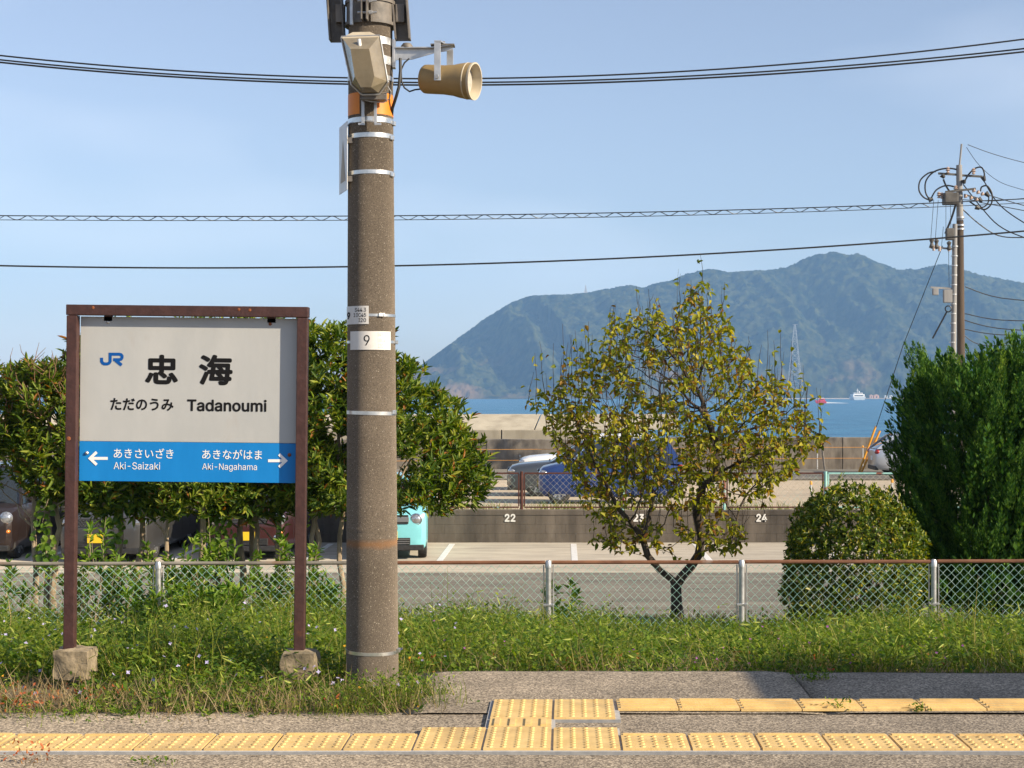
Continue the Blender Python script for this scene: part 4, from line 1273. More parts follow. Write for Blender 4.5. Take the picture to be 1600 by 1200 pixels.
def hedge_tree(px, y, prof, n, stems, label, dead=0, sq=.85, gaps=0.0, seed=1):
    g = float(gz(P(px, 0, y).x, y))
    c = P(px, 0, y)
    t = thing('hedge_tree', label, 'tree', (c.x, y, g), 0, 'clipped hedge trees along the fence')
    pr = [(CAM_H - (py - HY) / F_PX * y - g, w / F_PX * y) for (py, w) in prof][::-1]
    p, nn, f = crown_points(n, pr, sq, 0, 0, seed, .40, .36, gaps)
    ax = nn * .55 + np.array([0, 0, 1.0]) + rand_dirs(len(p)) * .45
    low = (p[:, 2] < pr[0][0] + .45)
    ax[low, 2] -= .7 * RNG.random(low.sum())
    V, F = shoots(p, ax, 9, .092, .023, .08, .68, .5)
    cr = mesh_np('crown', V, F, M['hedge_leaf'], t)
    # woody shoots
    zb = pr[0][0]
    tr = []
    for (sx, lean) in stems:
        x = (sx - px) / F_PX * y
        yy = random.uniform(-.25, .25)
        b = MB()
        top = Vector((x + lean, yy * .7, zb + random.uniform(.5, 1.1)))
        r0 = random.uniform(.032, .050)
        w = wobble((x, yy, -.15), top, 9, .035)
        b.tube(w, [r0 * (1 - .06 * k) for k in range(len(w))], 8)
        for k in range(7):
            s = w[random.randint(5, 9)]
            e = s + Vector((random.uniform(-.6, .6), random.uniform(-.4, .4), random.uniform(.15, .7)))
            b.tube(wobble(s, e, 4, .05), [.014, .011, .008, .006, .004], 5)
        b.build('trunk', M['bark'], t, smooth='all')
    if dead:
        b = MB()
        fr_ = [i_ for i_ in range(len(p)) if p[i_][2] > pr[-1][0] - .75 and p[i_][1] < .1 and f[i_] > .75]
        for k in range(dead):
            i_ = random.choice(fr_)
            s = Vector(p[i_])
            d = Vector((random.uniform(-.5, .5), random.uniform(-.5, .3), random.uniform(.2, 1))).normalized()
            b.tube(wobble(s, s + d * random.uniform(.14, .34), 3, .03), [.006, .005, .004, .002], 3)
        tag(b.build('bare_twigs', mat('dead_twig', (.16, .085, .045), (.26, .15, .085), 12, .9), t), kind='stuff')
    return t

H = 'clipped hedge tree with narrow glossy leaves '
hedge_tree(604, 17.0, [(528, 4), (550, 16), (580, 52), (610, 82), (650, 112), (690, 134), (730, 152), (770, 150), (803, 115)], 2100,
           [(585, .05), (612, -.05)], H + 'just beyond the thick concrete pole', seed=3, gaps=.30)
hedge_tree(502, 16.9, [(515, 40), (530, 66), (565, 84), (620, 95), (700, 90), (760, 88), (790, 60)], 1500,
           [(486, .06), (535, -.04), (492, .0)], H + 'between the sign post and the concrete pole', seed=4, gaps=.30)
hedge_tree(402, 17.1, [(508, 30), (526, 66), (565, 88), (640, 95), (720, 98), (775, 98), (812, 75)], 1750,
           [(376, .05), (398, -.05), (424, .1), (418, -.2)], H + 'behind the right half of the station sign', seed=5)
hedge_tree(300, 16.9, [(509, 30), (527, 66), (565, 88), (640, 95), (720, 98), (775, 98), (810, 75)], 1750,
           [(318, .04), (345, -.1), (268, .02)], H + 'behind the middle of the station sign', seed=6)
hedge_tree(198, 17.1, [(514, 30), (530, 66), (565, 88), (640, 95), (720, 98), (775, 95), (806, 70)], 1750,
           [(165, .02), (186, .05), (212, .16)], H + 'behind the left half of the station sign', seed=7)
hedge_tree(88, 17.0, [(574, 40), (590, 75), (625, 88), (700, 86), (750, 64), (790, 25)], 1150,
           [(70, .05), (57, .0), (84, .08)], H + 'with vine-covered trunk beside the outer sign post', dead=160, seed=8, gaps=.42)
hedge_tree(-20, 17.1, [(576, 45), (592, 88), (640, 105), (690, 95), (735, 68), (770, 30)], 1150,
           [(-15, .05), (-45, .0)], 'clipped hedge tree with bare brown twigs on top before the dark kei van', dead=420, seed=9, gaps=.47)

# vines on the trunks
def vine(px, y, py0, py1, n, w, label):
    c = P(px, py1, y)
    t = thing('climbing_vine', label, 'vine', (c.x, y - .06, c.z), 0, 'vines on the hedge trunks')
    h = (py1 - py0) / F_PX * y
    z = RNG.uniform(0, h, n)
    p = np.stack([RNG.normal(0, w, n), RNG.normal(0, w * .6, n), z], 1)
    d = np.stack([RNG.normal(0, .6, n), RNG.normal(-.3, .5, n), RNG.normal(-.7, .4, n)], 1)
    V, F = leaves(p, d, np.stack([RNG.normal(0, .4, n), RNG.normal(-1, .3, n), RNG.normal(.5, .4, n)], 1), RNG.uniform(.05, .095, n), RNG.uniform(.045, .08, n), .12, .1)
    mesh_np('foliage', V, F, M['ivy_leaf'], t)
    MB().tube(wobble((0, .02, -.15), (0.02, .02, h), 7, .03), .006, 5).build('stem', M['bark'], t)
vine(70, 16.85, 775, 890, 90, .055, 'bright green vine climbing the trunk beside the outer sign post')
vine(180, 16.8, 765, 850, 70, .06, 'bright green vine hanging under the left end of the blue panel')
vine(345, 16.8, 770, 880, 110, .07, 'bright green vine climbing the trunks under the middle of the blue panel')
vine(212, 16.8, 765, 800, 36, .07, 'small bright green vine tuft below the panel beside the leaning trunk')

# leafy weeds and suckers along the fence
def leafy_weed(px, y, py_top, n, spread, label, lf='weed_leaf', ll=.085, py_base=None):
    x = P(px, 0, y).x
    g = float(gz(x, y))
    h = CAM_H - (py_top - HY) / F_PX * y - g
    t = thing('leafy_weed', label, 'weed', (x, y, g), 0, 'leafy weeds along the fence')
    b = MB(); base, axs = [], []
    for k in range(n):
        e = Vector((random.gauss(0, spread), random.gauss(0, spread * .6), h * random.uniform(.55, 1.0)))
        w = wobble((random.gauss(0, spread * .3), random.gauss(0, spread * .2), -.03), e, 5, .04)
        b.tube(w, [.006, .0055, .005, .004, .003, .002], 4)
        for i_ in range(2, 6):
            for _ in range(3):
                base.append(w[i_].lerp(w[i_ - 1], random.random())); axs.append((w[i_] - w[i_ - 1]).normalized() + Vector((random.uniform(-.6, .6), random.uniform(-.6, .6), .1)))
    b.build('stem', M['bark'], t)
    V, F = shoots(np.array(base), np.array(axs), 4, ll, ll * .32, .06, .8)
    mesh_np('foliage', V, F, M[lf], t)
for (px, y, pt, n, sp, lb) in (
        (10, 15.6, 880, 5, .16, 'leafy weed by the fence in front of the kei van'),
        (150, 15.7, 800, 4, .13, 'tall leafy sucker beside the trunks near the outer sign post'),
        (268, 15.5, 862, 8, .22, 'bushy weed at the fence under the left of the panel'),
        (305, 15.6, 850, 9, .25, 'bushy weed at the fence under the middle of the panel'),
        (352, 14.7, 905, 10, .26, 'broad weed in front of the fence under the panel'),
        (275, 14.6, 912, 9, .24, 'broad weed in front of the fence between the sign posts'),
        (432, 15.7, 830, 5, .14, 'tall leafy sucker beside the maroon car'),
        (487, 15.6, 835, 4, .10, 'thin leafy sucker just outside the sign post'),
        (510, 15.5, 905, 7, .16, 'bushy weed against the fence left of the concrete pole'),
        (225, 14.7, 930, 7, .2, 'low leafy weed near the outer fence post'),
        (885, 15.3, 895, 4, .14, 'single leafy weed beside the middle fence post'),
        (165, 15.7, 850, 5, .12, 'yellowish leafy sucker in front of the silver minivan')):
    leafy_weed(px, y, pt, n, sp, lb)
for (px, y, pt, n, sp, lb) in (
        (122, 16.4, 835, 5, .14, 'leafy sucker with upright shoots just inside the outer sign post'),
        (190, 16.3, 862, 6, .16, 'bushy sucker between the trunks before the minivan grille'),
        (238, 16.5, 845, 5, .14, 'leafy sucker beside the leaning trunk'),
        (292, 16.4, 835, 5, .15, 'upright sucker beside the single straight trunk behind the panel'),
        (330, 16.5, 805, 5, .12, 'tall sucker reaching up to the blue panel'),
        (372, 16.4, 850, 6, .16, 'bushy sucker between the trunks before the maroon car'),
        (410, 16.3, 868, 6, .16, 'low sucker at the fence before the maroon car'),
        (452, 16.5, 815, 4, .11, 'thin tall sucker just inside the inner sign post')):
    leafy_weed(px, y, pt, n, sp, lb)
leafy_weed(520, 14.2, 955, 9, .18, 'reddish-green weed at the foot of the fence by the pole', 'weed_leaf', .06)

# ---- the lone fruit tree: branches grown towards points spread through its crown
TY_ = 17.0
def poly_in(pts, q):
    x, y = q[:, 0], q[:, 1]; ins = np.zeros(len(q), bool)
    n = len(pts)
    for i_ in range(n):
        x0, y0 = pts[i_]; x1, y1 = pts[(i_ + 1) % n]
        c = ((y0 > y) != (y1 > y)) & (x < (x1 - x0) * (y - y0) / (y1 - y0 + 1e-9) + x0)
        ins ^= c
    return ins
OUT = [(1098, 428), (1112, 475), (1138, 490), (1150, 530), (1172, 550), (1178, 590), (1200, 580), (1240, 605), (1262, 650), (1300, 690), (1258, 722), (1225, 760), (1185, 800), (1175, 845), (1150, 872),
       (1090, 860), (1020, 862), (960, 868), (918, 852), (935, 815), (895, 775), (872, 720), (850, 678), (845, 650), (812, 628), (860, 605), (905, 572), (945, 545), (958, 498), (1012, 485), (1060, 488), (1080, 450)]
base = P(1058, 962, TY_); g0 = float(gz(base.x, TY_))
tree = thing('fruit_tree', 'sparse yellowing fruit tree with dark branching trunk behind the fence', 'tree', (base.x, TY_, g0))
def tloc(px, py, dy=0.0):
    q = P(px, py, TY_ + dy); return np.array([q.x - base.x, dy, q.z - g0])
q = np.stack([RNG.uniform(800, 1320, 12000), RNG.uniform(425, 880, 12000)], 1)
q = q[poly_in(OUT, q)]
q = q[(q[:, 1] < 770) | (RNG.random(len(q)) < .4)][:2900]
hwid = np.interp(q[:, 1], [430, 500, 600, 700, 800, 880], [25, 90, 150, 190, 150, 100])
dy = RNG.uniform(-1, 1, len(q)) * np.sqrt(np.clip(1 - ((q[:, 0] - 1065) / (hwid * 1.4)) ** 2, .05, 1)) * hwid / F_PX * TY_ * .8
att = np.array([tloc(a, c, d) for (a, c), d in zip(q, dy)])
nodes = [tloc(1058, 968), tloc(1057, 940), tloc(1056, 915), tloc(1050, 905, .02), tloc(1030, 890, -.05), tloc(1012, 868, -.1), tloc(1003, 838, -.15), tloc(985, 815, -.2), tloc(966, 795, -.2),
         tloc(1066, 900, .02), tloc(1080, 885, .05), tloc(1092, 866, .1), tloc(1096, 840, .1), tloc(1088, 800, .1), tloc(1098, 760, .05), tloc(1120, 742, 0),
         tloc(1120, 850, .2), tloc(1150, 820, .3), tloc(1012, 820, .1), tloc(1022, 770, .15), tloc(1118, 690, .05), tloc(1100, 640, 0)]
par = [-1, 0, 1, 2, 3, 4, 5, 6, 7, 2, 9, 10, 11, 12, 13, 14, 11, 16, 6, 18, 15, 20]
nodes = [np.array(p) for p in nodes]
alive = np.ones(len(att), bool)
STEP, KILL = .08, .105
for it in range(90):
    NA = np.array(nodes)
    A = att[alive]
    if len(A) == 0: break
    D = np.linalg.norm(A[:, None, :] - NA[None, 3:, :], axis=2)
    near = D.argmin(1) + 3
    dmin = D.min(1)
    new = {}
    for a, k, d in zip(A, near, dmin):
        if d < 1.3:
            new.setdefault(k, []).append((a - NA[k]) / d)
    cnt = 0
    for k, ds in new.items():
        v = np.mean(ds, 0) + np.array([0, 0, .12]) + RNG.normal(0, .12, 3)
        v /= np.linalg.norm(v)
        pnew = NA[k] + v * STEP
        if np.min(np.linalg.norm(NA - pnew, axis=1)) < .035: continue
        nodes.append(pnew); par.append(int(k)); cnt += 1
    NA = np.array(nodes)
    idx = np.where(alive)[0]
    D = np.linalg.norm(att[idx][:, None, :] - NA[None], axis=2).min(1)
    alive[idx[D < KILL]] = False
    if cnt == 0: break
NA = np.array(nodes); par = np.array(par); nN = len(NA)
ch = [[] for _ in range(nN)]
for k in range(1, nN): ch[par[k]].append(k)
rr = np.zeros(nN)
for k in range(nN - 1, -1, -1):
    rr[k] = .0034 if not ch[k] else sum(rr[c] ** 2.15 for c in ch[k]) ** (1 / 2.15)
rr = rr * (.068 / rr[0]) ** .9 * .9; rr = np.maximum(rr, .0030)
b = MB()
def chain(k0, k1):
    pts, rs = [NA[k0]], [rr[k1]]
    k = k1
    while True:
        pts.append(NA[k]); rs.append(rr[k])
        if not ch[k]: break
        nx = max(ch[k], key=lambda c: rr[c])
        for c in ch[k]:
            if c != nx: todo.append((k, c))
        k = nx
    return pts, rs
todo = [(0, 1)]
limb = []
while todo:
    k0, k1 = todo.pop()
    pts, rs = chain(k0, k1)
    big = rs[0] > .012
    rs[0] = rs[0] * (1.35 if k0 == 0 else 1)
    b.tube(pts, rs, 8 if big else 4, caps=False)
b.build('trunk', M['dark_bark'], tree, smooth='all')
thin = np.where(rr < .0085)[0]
thin = thin[thin > 22]
tips = [k for k in thin if not ch[k]]
# long upright water shoots
b = MB(); sp_pts = []
for k in RNG.choice(tips, min(len(tips), 420), replace=False):
    s = Vector(NA[k]); L_ = random.uniform(.2, .7)
    if s.z > 2.9: L_ *= .55
    e = s + Vector((random.uniform(-.06, .06), random.uniform(-.06, .06), L_))
    w = wobble(s, e, 4, .02)
    b.tube(w, [.0045, .004, .0034, .0028, .002], 3, caps=False)
    for i_ in range(4): sp_pts.append(np.array(w[i_].lerp(w[i_ + 1], random.random())))
for (a, c0_, c1_) in ((1060, 560, 420), (1128, 540, 447), (1098, 520, 425), (1085, 560, 470), (1012, 560, 470), (1215, 640, 575)):
    w = wobble(Vector(tloc(a - 4, c0_ + 30)), Vector(tloc(a, c1_)), 6, .02)
    b.tube(w, [.005, .0045, .004, .0035, .003, .002, .0015], 4, caps=False)
    for i_ in range(6):
        if random.random() < .55: sp_pts.append(np.array(w[i_].lerp(w[i_ + 1], random.random())))
tag(b.build('water_shoots', M['dark_bark'], tree, smooth='all'), kind='stuff')
sel = np.concatenate([np.repeat(NA[thin], 2, 0), np.repeat(NA[tips], 3, 0), np.array(sp_pts)])
sel = sel + RNG.normal(0, .02, sel.shape)
keepm = fbm2(sel[:, 0] * 2.4 + 5, sel[:, 2] * 2.4, 3, 91) > .33
sel = sel[keepm]
n = len(sel)
d = nrm(np.stack([RNG.normal(0, .8, n), RNG.normal(0, .8, n), RNG.normal(-.35, .55, n)], 1))
V, F = leaves(sel, d, nrm(np.stack([RNG.normal(0, .5, n), RNG.normal(-.2, .5, n), RNG.normal(.8, .4, n)], 1)), RNG.uniform(.05, .098, n), RNG.uniform(.028, .05, n), .3, .22)
mesh_np('crown', V, F, M['fruit_leaf'], tree)
print('fruit tree nodes', nN, 'leaves', n)

# ---- rounded bush
bx = P(1333, 0, 16.2); gb = float(gz(bx.x, 16.2))
bush = thing('rounded_bush', 'dense rounded shrub with small glossy leaves and coppery tips behind the fence', 'shrub', (bx.x, 16.2, gb))
pr = [(CAM_H - (py - HY) / F_PX * 16.2 - gb, w / F_PX * 16.2) for (py, w) in [(762, 20), (780, 58), (810, 85), (850, 103), (900, 108), (940, 104), (975, 85), (1000, 50)]][::-1]
p, nn, f = crown_points(2700, pr, .95, 0, 0, 17, .62, .2)
V1 = shoots(p, nn + np.array([0, 0, .6]) + rand_dirs(len(p)) * .6, 8, .050, .022, .045, .9)
k = 70
z = RNG.uniform(.7, 1, k); th = RNG.uniform(0, 6.28, k)
ptop, ntop, _ = crown_points(210, pr[-5:], .95, 0, 0, 18, .95, .1)
V2 = shoots(ptop, np.tile([0, 0, 1.0], (len(ptop), 1)) + rand_dirs(len(ptop)) * .3, 9, .042, .017, .17, .6)
mesh_np('crown', *merge([V1, V2]), M['bush_leaf'], bush)
b = MB()
for k in range(9):
    b.tube(wobble((random.uniform(-.1, .1), random.uniform(-.1, .1), -.05), (random.uniform(-.5, .5), random.uniform(-.4, .4), random.uniform(.5, 1.1)), 5, .05), [.018, .015, .012, .009, .006, .004], 5)
b.build('trunk', M['bark'], bush)

# ---- big clipped juniper
JY = 17.2
jx = P(1590, 0, JY).x; gj = float(gz(jx, JY))
jun = thing('juniper', 'tall dense dark green juniper with flame-shaped sprays behind the fence', 'tree', (jx, JY, gj))
def jun_surf(n, k0):
    """points on three merging columns that make one mass"""
    P_, N_ = [], []
    cols = [(-.34, .0, .80, 2.66), (.55, .15, .92, 2.86), (1.5, .1, .95, 2.84)]
    for (cx_, cy_, r_, h_) in cols:
        zz = RNG.uniform(.02, 1, n // 3); th = RNG.uniform(0, 2 * np.pi, n // 3)
        prof = np.interp(zz, [0, .15, .4, .6, .8, .92, 1], [.90, .97, 1.0, 1.0, 1.0, .95, .72])
        lum = 1 + .15 * (fbm2(th * 2.4 + cx_ * 5 + 3, zz * 4, 3, 31) - .5) * 2
        f = RNG.uniform(k0, 1.0, n // 3)
        r = r_ * prof * lum * f
        P_.append(np.stack([cx_ + np.cos(th) * r, cy_ + np.sin(th) * r, zz * h_], 1))
        N_.append(np.stack([np.cos(th), np.sin(th), np.zeros_like(th)], 1))
    return np.concatenate(P_), np.concatenate(N_)
def plumes(p, nn, m, L0, rad_, wid, out=.45):
    """flame-shaped plumes: pointed, upward curving, packed with scale-like shoots"""
    S = len(p)
    ax = nrm(nn * RNG.uniform(.5, 1.3, (S, 1)) * out + np.array([0, 0, 1.0]) + rand_dirs(S) * .22)
    L_ = L0 * RNG.uniform(.6, 1.35, S)
    t = RNG.random(S * m) ** .85
    P0, A0, LL = np.repeat(p, m, 0), np.repeat(ax, m, 0), np.repeat(L_, m)
    NN = np.repeat(nn, m, 0)
    off = rand_dirs(S * m)
    off = nrm(off - A0 * np.sum(off * A0, 1, keepdims=True))
    w = (1 - t) ** .75 * np.clip(t * 5 + .25, 0, 1)
    curve = NN * (np.sin(t * 1.6) * LL * .12)[:, None]
    pos = P0 + A0 * (t * LL)[:, None] + curve + off * (w * LL * rad_ * RNG.uniform(.35, 1, S * m))[:, None]
    d = nrm(A0 * 1.2 + off * .55 + rand_dirs(S * m) * .22)
    L2 = RNG.uniform(.022, .042, S * m) * (wid / .0046) ** .6
    side = nrm(np.cross(d, off + rand_dirs(S * m) * .5))
    V = np.empty((S * m, 4, 3))
    V[:, 0] = pos; V[:, 1] = pos + d * (L2 * .4)[:, None] + side * wid; V[:, 2] = pos + d * L2[:, None]; V[:, 3] = pos + d * (L2 * .4)[:, None] - side * wid
    return V.reshape(-1, 3), (np.arange(S * m * 4).reshape(-1, 4))
p, nn = jun_surf(1500, .86)
k = (p[:, 1] < .3) | (RNG.random(len(p)) < .25)
V1 = plumes(p[k], nn[k], 350, .46, .18, .0050, .34)
p, nn = jun_surf(2400, .45)
V2 = plumes(p, nn, 44, .40, .35, .018)
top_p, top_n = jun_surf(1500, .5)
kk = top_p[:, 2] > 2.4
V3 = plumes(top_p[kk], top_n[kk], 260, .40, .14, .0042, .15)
mesh_np('crown', *merge([V1, V2]), M['conifer_leaf'], jun)
M['conifer_sun_tint'] = leaf_mat('conifer_sun_tinted_tip', [(0, (.06, .14, .016)), (.5, (.13, .23, .026)), (1, (.25, .34, .04))], .7, .2, .2)  # paler tip growth; sunlight on the crown top is put into this colour
mesh_np('sun_tinted_tips', *V3, M['conifer_sun_tint'], jun)
b = MB()
for (cx_, h_) in ((-.34, 2.6), (.55, 2.8), (1.5, 2.7)):
    b.tube(wobble((cx_ * .8, 0, -.1), (cx_, 0, h_), 6, .05), [.07, .06, .05, .04, .03, .02, .01], 7)
    for k in range(16):
        z = random.uniform(.2, 2.2)
        a = random.uniform(0, 6.28)
        b.tube([(cx_, 0, z), (cx_ + math.cos(a) * .6, math.sin(a) * .6, z + .5)], [.012, .003], 4)
b.build('trunk', M['dark_bark'], jun)

# ================================================================== GROUND COVER
def left_bed(x, y):      # 1 where plants grow
    front = np.where(x < -.80 + .22 * (8.6 - y), 7.62, 8.90)
    return y > front + (fbm2(x * 4, y * 0, 3, 81) - .5) * .16
def scatter(n, x0, x1, y0, y1):
    # spread so that the screen density stays even: more near, fewer far
    y = y0 * (y1 / y0) ** RNG.random(n)
    hw0, hw1 = (x0, x1)
    x = RNG.uniform(hw0, hw1, n) * y / 9.0
    k = left_bed(x, y)
    return x[k], y[k]
RX = (-4.3, 4.6)
def stuff(name, V, F, m, label=None):
    return tag(mesh_np(name, V, F, M[m]), kind='stuff')
def hmap(x, y):
    """how tall things grow: short and dry at the paved edge, lush further back"""
    near = np.clip((y - np.where(x < -.75, 7.62, 8.9)) / np.where(x < -.75, 1.15, .4), 0, 1)
    pat = np.clip(.2 + 2.6 * (fbm2(x * 1.3 + 11, y * 1.1, 4, 83) - .2), .22, 1.9)
    return (.20 + .80 * near) * pat * np.where(x > -.6, .72, 1.0)
# grass blades
x, y = scatter(66000, *RX, 7.55, 18.2)
hh = hmap(x, y)
dens = RNG.random(len(x)) < np.clip(.35 + hh * .6, 0, 1)
x, y, hh = x[dens], y[dens], hh[dens]
n = len(x)
ln = RNG.uniform(.08, .36, n) * hh * np.where(y > 15.2, .8, 1)
d = np.stack([RNG.normal(0, .35, n), RNG.normal(0, .35, n), np.ones(n)], 1)
V, F = blades(np.stack([x, y, gz(x, y) - .01], 1), d, ln, RNG.uniform(.003, .0065, n) * (.7 + y / 20), RNG.uniform(.1, .75, n))
stuff('grass', V, F, 'grass')
# dry straw near the paving, on the left and in tufts
x, y = scatter(36000, *RX, 7.55, 13.0)
near = np.clip(1 - (y - np.where(x < -.75, 7.62, 8.9)) / .75, 0, 1)
k = RNG.random(len(x)) < (near * np.where(x < -.75, 2.2, .35) * (.4 + 1.1 * fbm2(x * 2.2, y * 2.2, 2, 84)) + .035)
x, y = x[k], y[k]; n = len(x)
d = np.stack([RNG.normal(0, .6, n), RNG.normal(0, .6, n), np.ones(n)], 1)
V, F = blades(np.stack([x, y, gz(x, y)], 1), d, RNG.uniform(.08, .24, n), RNG.uniform(.0025, .0045, n), RNG.uniform(.1, .8, n))
stuff('dry_grass', V, F, 'dry_grass')
# vetch: leaning stems set with narrow leaflets
def vetch(n, m=13):
    x, y = scatter(n, *RX, 7.6, 17.0)
    hh = hmap(x, y)
    k = RNG.random(len(x)) < np.clip(hh * 1.05, .12, 1)
    x, y, hh = x[k], y[k], hh[k]
    n = len(x)
    ln = RNG.uniform(.18, .50, n) * hh
    a = RNG.uniform(0, 2 * np.pi, n)
    ax = nrm(np.stack([np.cos(a) * .6, np.sin(a) * .6, RNG.uniform(.5, 1.2, n)], 1))
    base = np.stack([x, y, gz(x, y)], 1)
    t = np.tile((np.arange(m) + 1.0) / m, n)
    B, A, L_ = np.repeat(base, m, 0), np.repeat(ax, m, 0), np.repeat(ln, m)
    sd_ = nrm(np.cross(A, np.array([0, 0, 1.0])))
    sgn = np.tile(np.where(np.arange(m) % 2 == 0, 1, -1), n)[:, None]
    pos = B + A * (t * L_)[:, None] - np.array([0, 0, 1.0]) * (t ** 2 * L_ * .25)[:, None] + rand_dirs(n * m) * .012
    d = nrm(sd_ * sgn + A * .5 + rand_dirs(n * m) * .45)
    ll = RNG.uniform(.022, .052, n * m)
    side = nrm(np.cross(d, np.array([0, 0, 1.0]) + rand_dirs(n * m) * .5))
    w = (ll * RNG.uniform(.16, .26, n * m))[:, None]
    V = np.empty((n * m, 4, 3))
    V[:, 0] = pos; V[:, 1] = pos + d * (ll * .5)[:, None] + side * w; V[:, 2] = pos + d * ll[:, None]; V[:, 3] = pos + d * (ll * .5)[:, None] - side * w
    return (V.reshape(-1, 3), np.arange(n * m * 4).reshape(-1, 4)), base, ax, ln
(VF, vb, va, vl) = vetch(21000)
stuff('vetch', *VF, 'vetch')
k = RNG.random(len(vb)) < .24
n = int(k.sum())
pos = vb[k] + va[k] * (vl[k] * RNG.uniform(.4, 1.0, n))[:, None]
V, F = leaves(pos, np.stack([RNG.normal(0, 1, n), RNG.normal(0, .6, n), RNG.normal(.1, .6, n)], 1), rand_dirs(n), RNG.uniform(.04, .085, n), RNG.uniform(.007, .011, n), .1, .1)
stuff('vetch_pods', V, F, 'pod')
# tall seeding stalks
x, y = scatter(1900, *RX, 8.3, 16.5)
n = len(x)
V, F = blades(np.stack([x, y, gz(x, y)], 1), np.stack([RNG.normal(0, .25, n), RNG.normal(0, .25, n), np.ones(n)], 1), RNG.uniform(.28, .62, n) * np.clip(hmap(x, y), .4, 1.2), RNG.uniform(.003, .006, n), RNG.uniform(.05, .6, n))
stuff('tall_grass', V, F, 'grass')
# broad weed leaves low in the grass
x, y = scatter(6500, *RX, 7.7, 17.5)
n = len(x); hh = hmap(x, y)
k = RNG.random(n) < np.clip(hh, 0, 1); x, y, hh = x[k], y[k], hh[k]; n = len(x)
pos = np.stack([x, y, gz(x, y) + RNG.uniform(.01, .16, n) * hh], 1)
V, F = leaves(pos, np.stack([RNG.normal(0, 1, n), RNG.normal(0, 1, n), RNG.uniform(.0, .8, n)], 1), np.tile([0, -.2, 1.0], (n, 1)) + rand_dirs(n) * .4, RNG.uniform(.03, .07, n), RNG.uniform(.014, .034, n), .2, .15)
stuff('broad_weeds', V, F, 'weed_leaf')
# rust-red leaves
x, y = scatter(11000, *RX, 7.6, 10.2)
k = fbm2(x * 2.6 + 4, y * 2.6, 3, 87) > np.where(x < -.75, .70, .70)
x, y = x[k], y[k]; n = len(x)
pos = np.stack([x, y, gz(x, y) + RNG.uniform(.01, .10, n)], 1)
V, F = leaves(pos, rand_dirs(n) + np.array([0, 0, .6]), rand_dirs(n), RNG.uniform(.015, .035, n), RNG.uniform(.008, .014, n))
stuff('red_weeds', V, F, 'red_leaf')
# flowers
def flowers(name, n, mname, x0, x1, y0, y1, size, lo, hi, pet=4):
    x, y = scatter(n, x0, x1, y0, y1)
    n = len(x)
    c = np.stack([x, y, gz(x, y) + RNG.uniform(lo, hi, n) * np.clip(hmap(x, y), .3, 1.2)], 1)
    axs = nrm(np.stack([RNG.normal(0, .5, n), RNG.normal(-.6, .4, n), RNG.uniform(.4, 1, n)], 1))
    u = nrm(np.cross(axs, rand_dirs(n))); w = np.cross(axs, u)
    ps, ds, ns = [], [], []
    for k in range(pet):
        a = 2 * np.pi * k / pet
        ps.append(c); ds.append(u * math.cos(a) + w * math.sin(a) + axs * .3); ns.append(axs)
    V, F = leaves(np.concatenate(ps), np.concatenate(ds), np.concatenate(ns), size, size * .7, .1, .1)
    stuff(name, V, F, mname)
flowers('lilac_flowers', 170, 'lilac', -4.0, -.6, 8.0, 11.5, .013, .12, .32)
flowers('purple_flowers', 110, 'purple', -1.2, 3.3, 9.0, 12.5, .010, .10, .26)
flowers('orange_flowers', 46, 'orange_petal', -4.0, -.7, 7.7, 9.6, .010, .05, .2)

# tufts that spill over the paving and weeds in its joints
def weed_tuft(px, py, n, h, w, label, m='grass', m2='vetch', nl=40):
    y = CAM_H * F_PX / (py - HY)
    x = (px - CX) / F_PX * y
    t = thing('weed_tuft', label, 'weed', (x, y, 0.0), 0, 'weeds in the paving')
    a = RNG.normal(0, w, (n, 2)) * np.array([1, .5])
    pos = np.concatenate([a, np.full((n, 1), -.004)], 1)
    d = np.stack([RNG.normal(0, .5, n), RNG.normal(0, .4, n), np.ones(n)], 1)
    V, F = blades(pos, d, RNG.uniform(.3, 1, n) * h, RNG.uniform(.002, .0045, n), RNG.uniform(.2, .9, n))
    tag(mesh_np('blades', V, F, M[m], t), kind='stuff')
    a = RNG.normal(0, w, (nl, 2)) * np.array([1, .5])
    pos = np.concatenate([a, RNG.uniform(.004, h * .8, (nl, 1))], 1)
    V, F = leaves(pos, rand_dirs(nl) + np.array([0, 0, .3]), rand_dirs(nl), RNG.uniform(.012, .028, nl), RNG.uniform(.006, .011, nl))
    tag(mesh_np('leaves', V, F, M[m2], t), kind='stuff')
weed_tuft(1272, 1062, 60, .06, .06, 'green weed tuft in the joint between the two rear slabs', nl=90)
weed_tuft(1315, 1110, 16, .07, .035, 'small green weed sprouting through the ribbed guide tiles near the slab joint', nl=46)
weed_tuft(1436, 1112, 10, .045, .025, 'tiny weed on the ribbed guide tiles further along', nl=34)
weed_tuft(245, 1193, 30, .035, .05, 'low green weed at the front edge of the dotted tiles', nl=30)
weed_tuft(48, 1190, 14, .10, .07, 'reddish weed sprouting at the front of the dotted tiles', 'dry_grass', 'red_leaf', 46)
weed_tuft(600, 1100, 420, .20, .16, 'lush grass tuft spilling onto the paving at the foot of the concrete pole', nl=420)
weed_tuft(520, 1112, 220, .11, .16, 'grass spilling onto the paving left of the concrete pole', nl=160)
weed_tuft(655, 1085, 150, .14, .09, 'grass spilling over the corner of the rear slab', nl=140)
weed_tuft(100, 1120, 120, .06, .2, 'short grass on the paving edge below the outer sign footing', nl=120)
weed_tuft(300, 1118, 90, .05, .22, 'thin grass on the paving edge below the middle of the sign', 'dry_grass', 'vetch', 60)
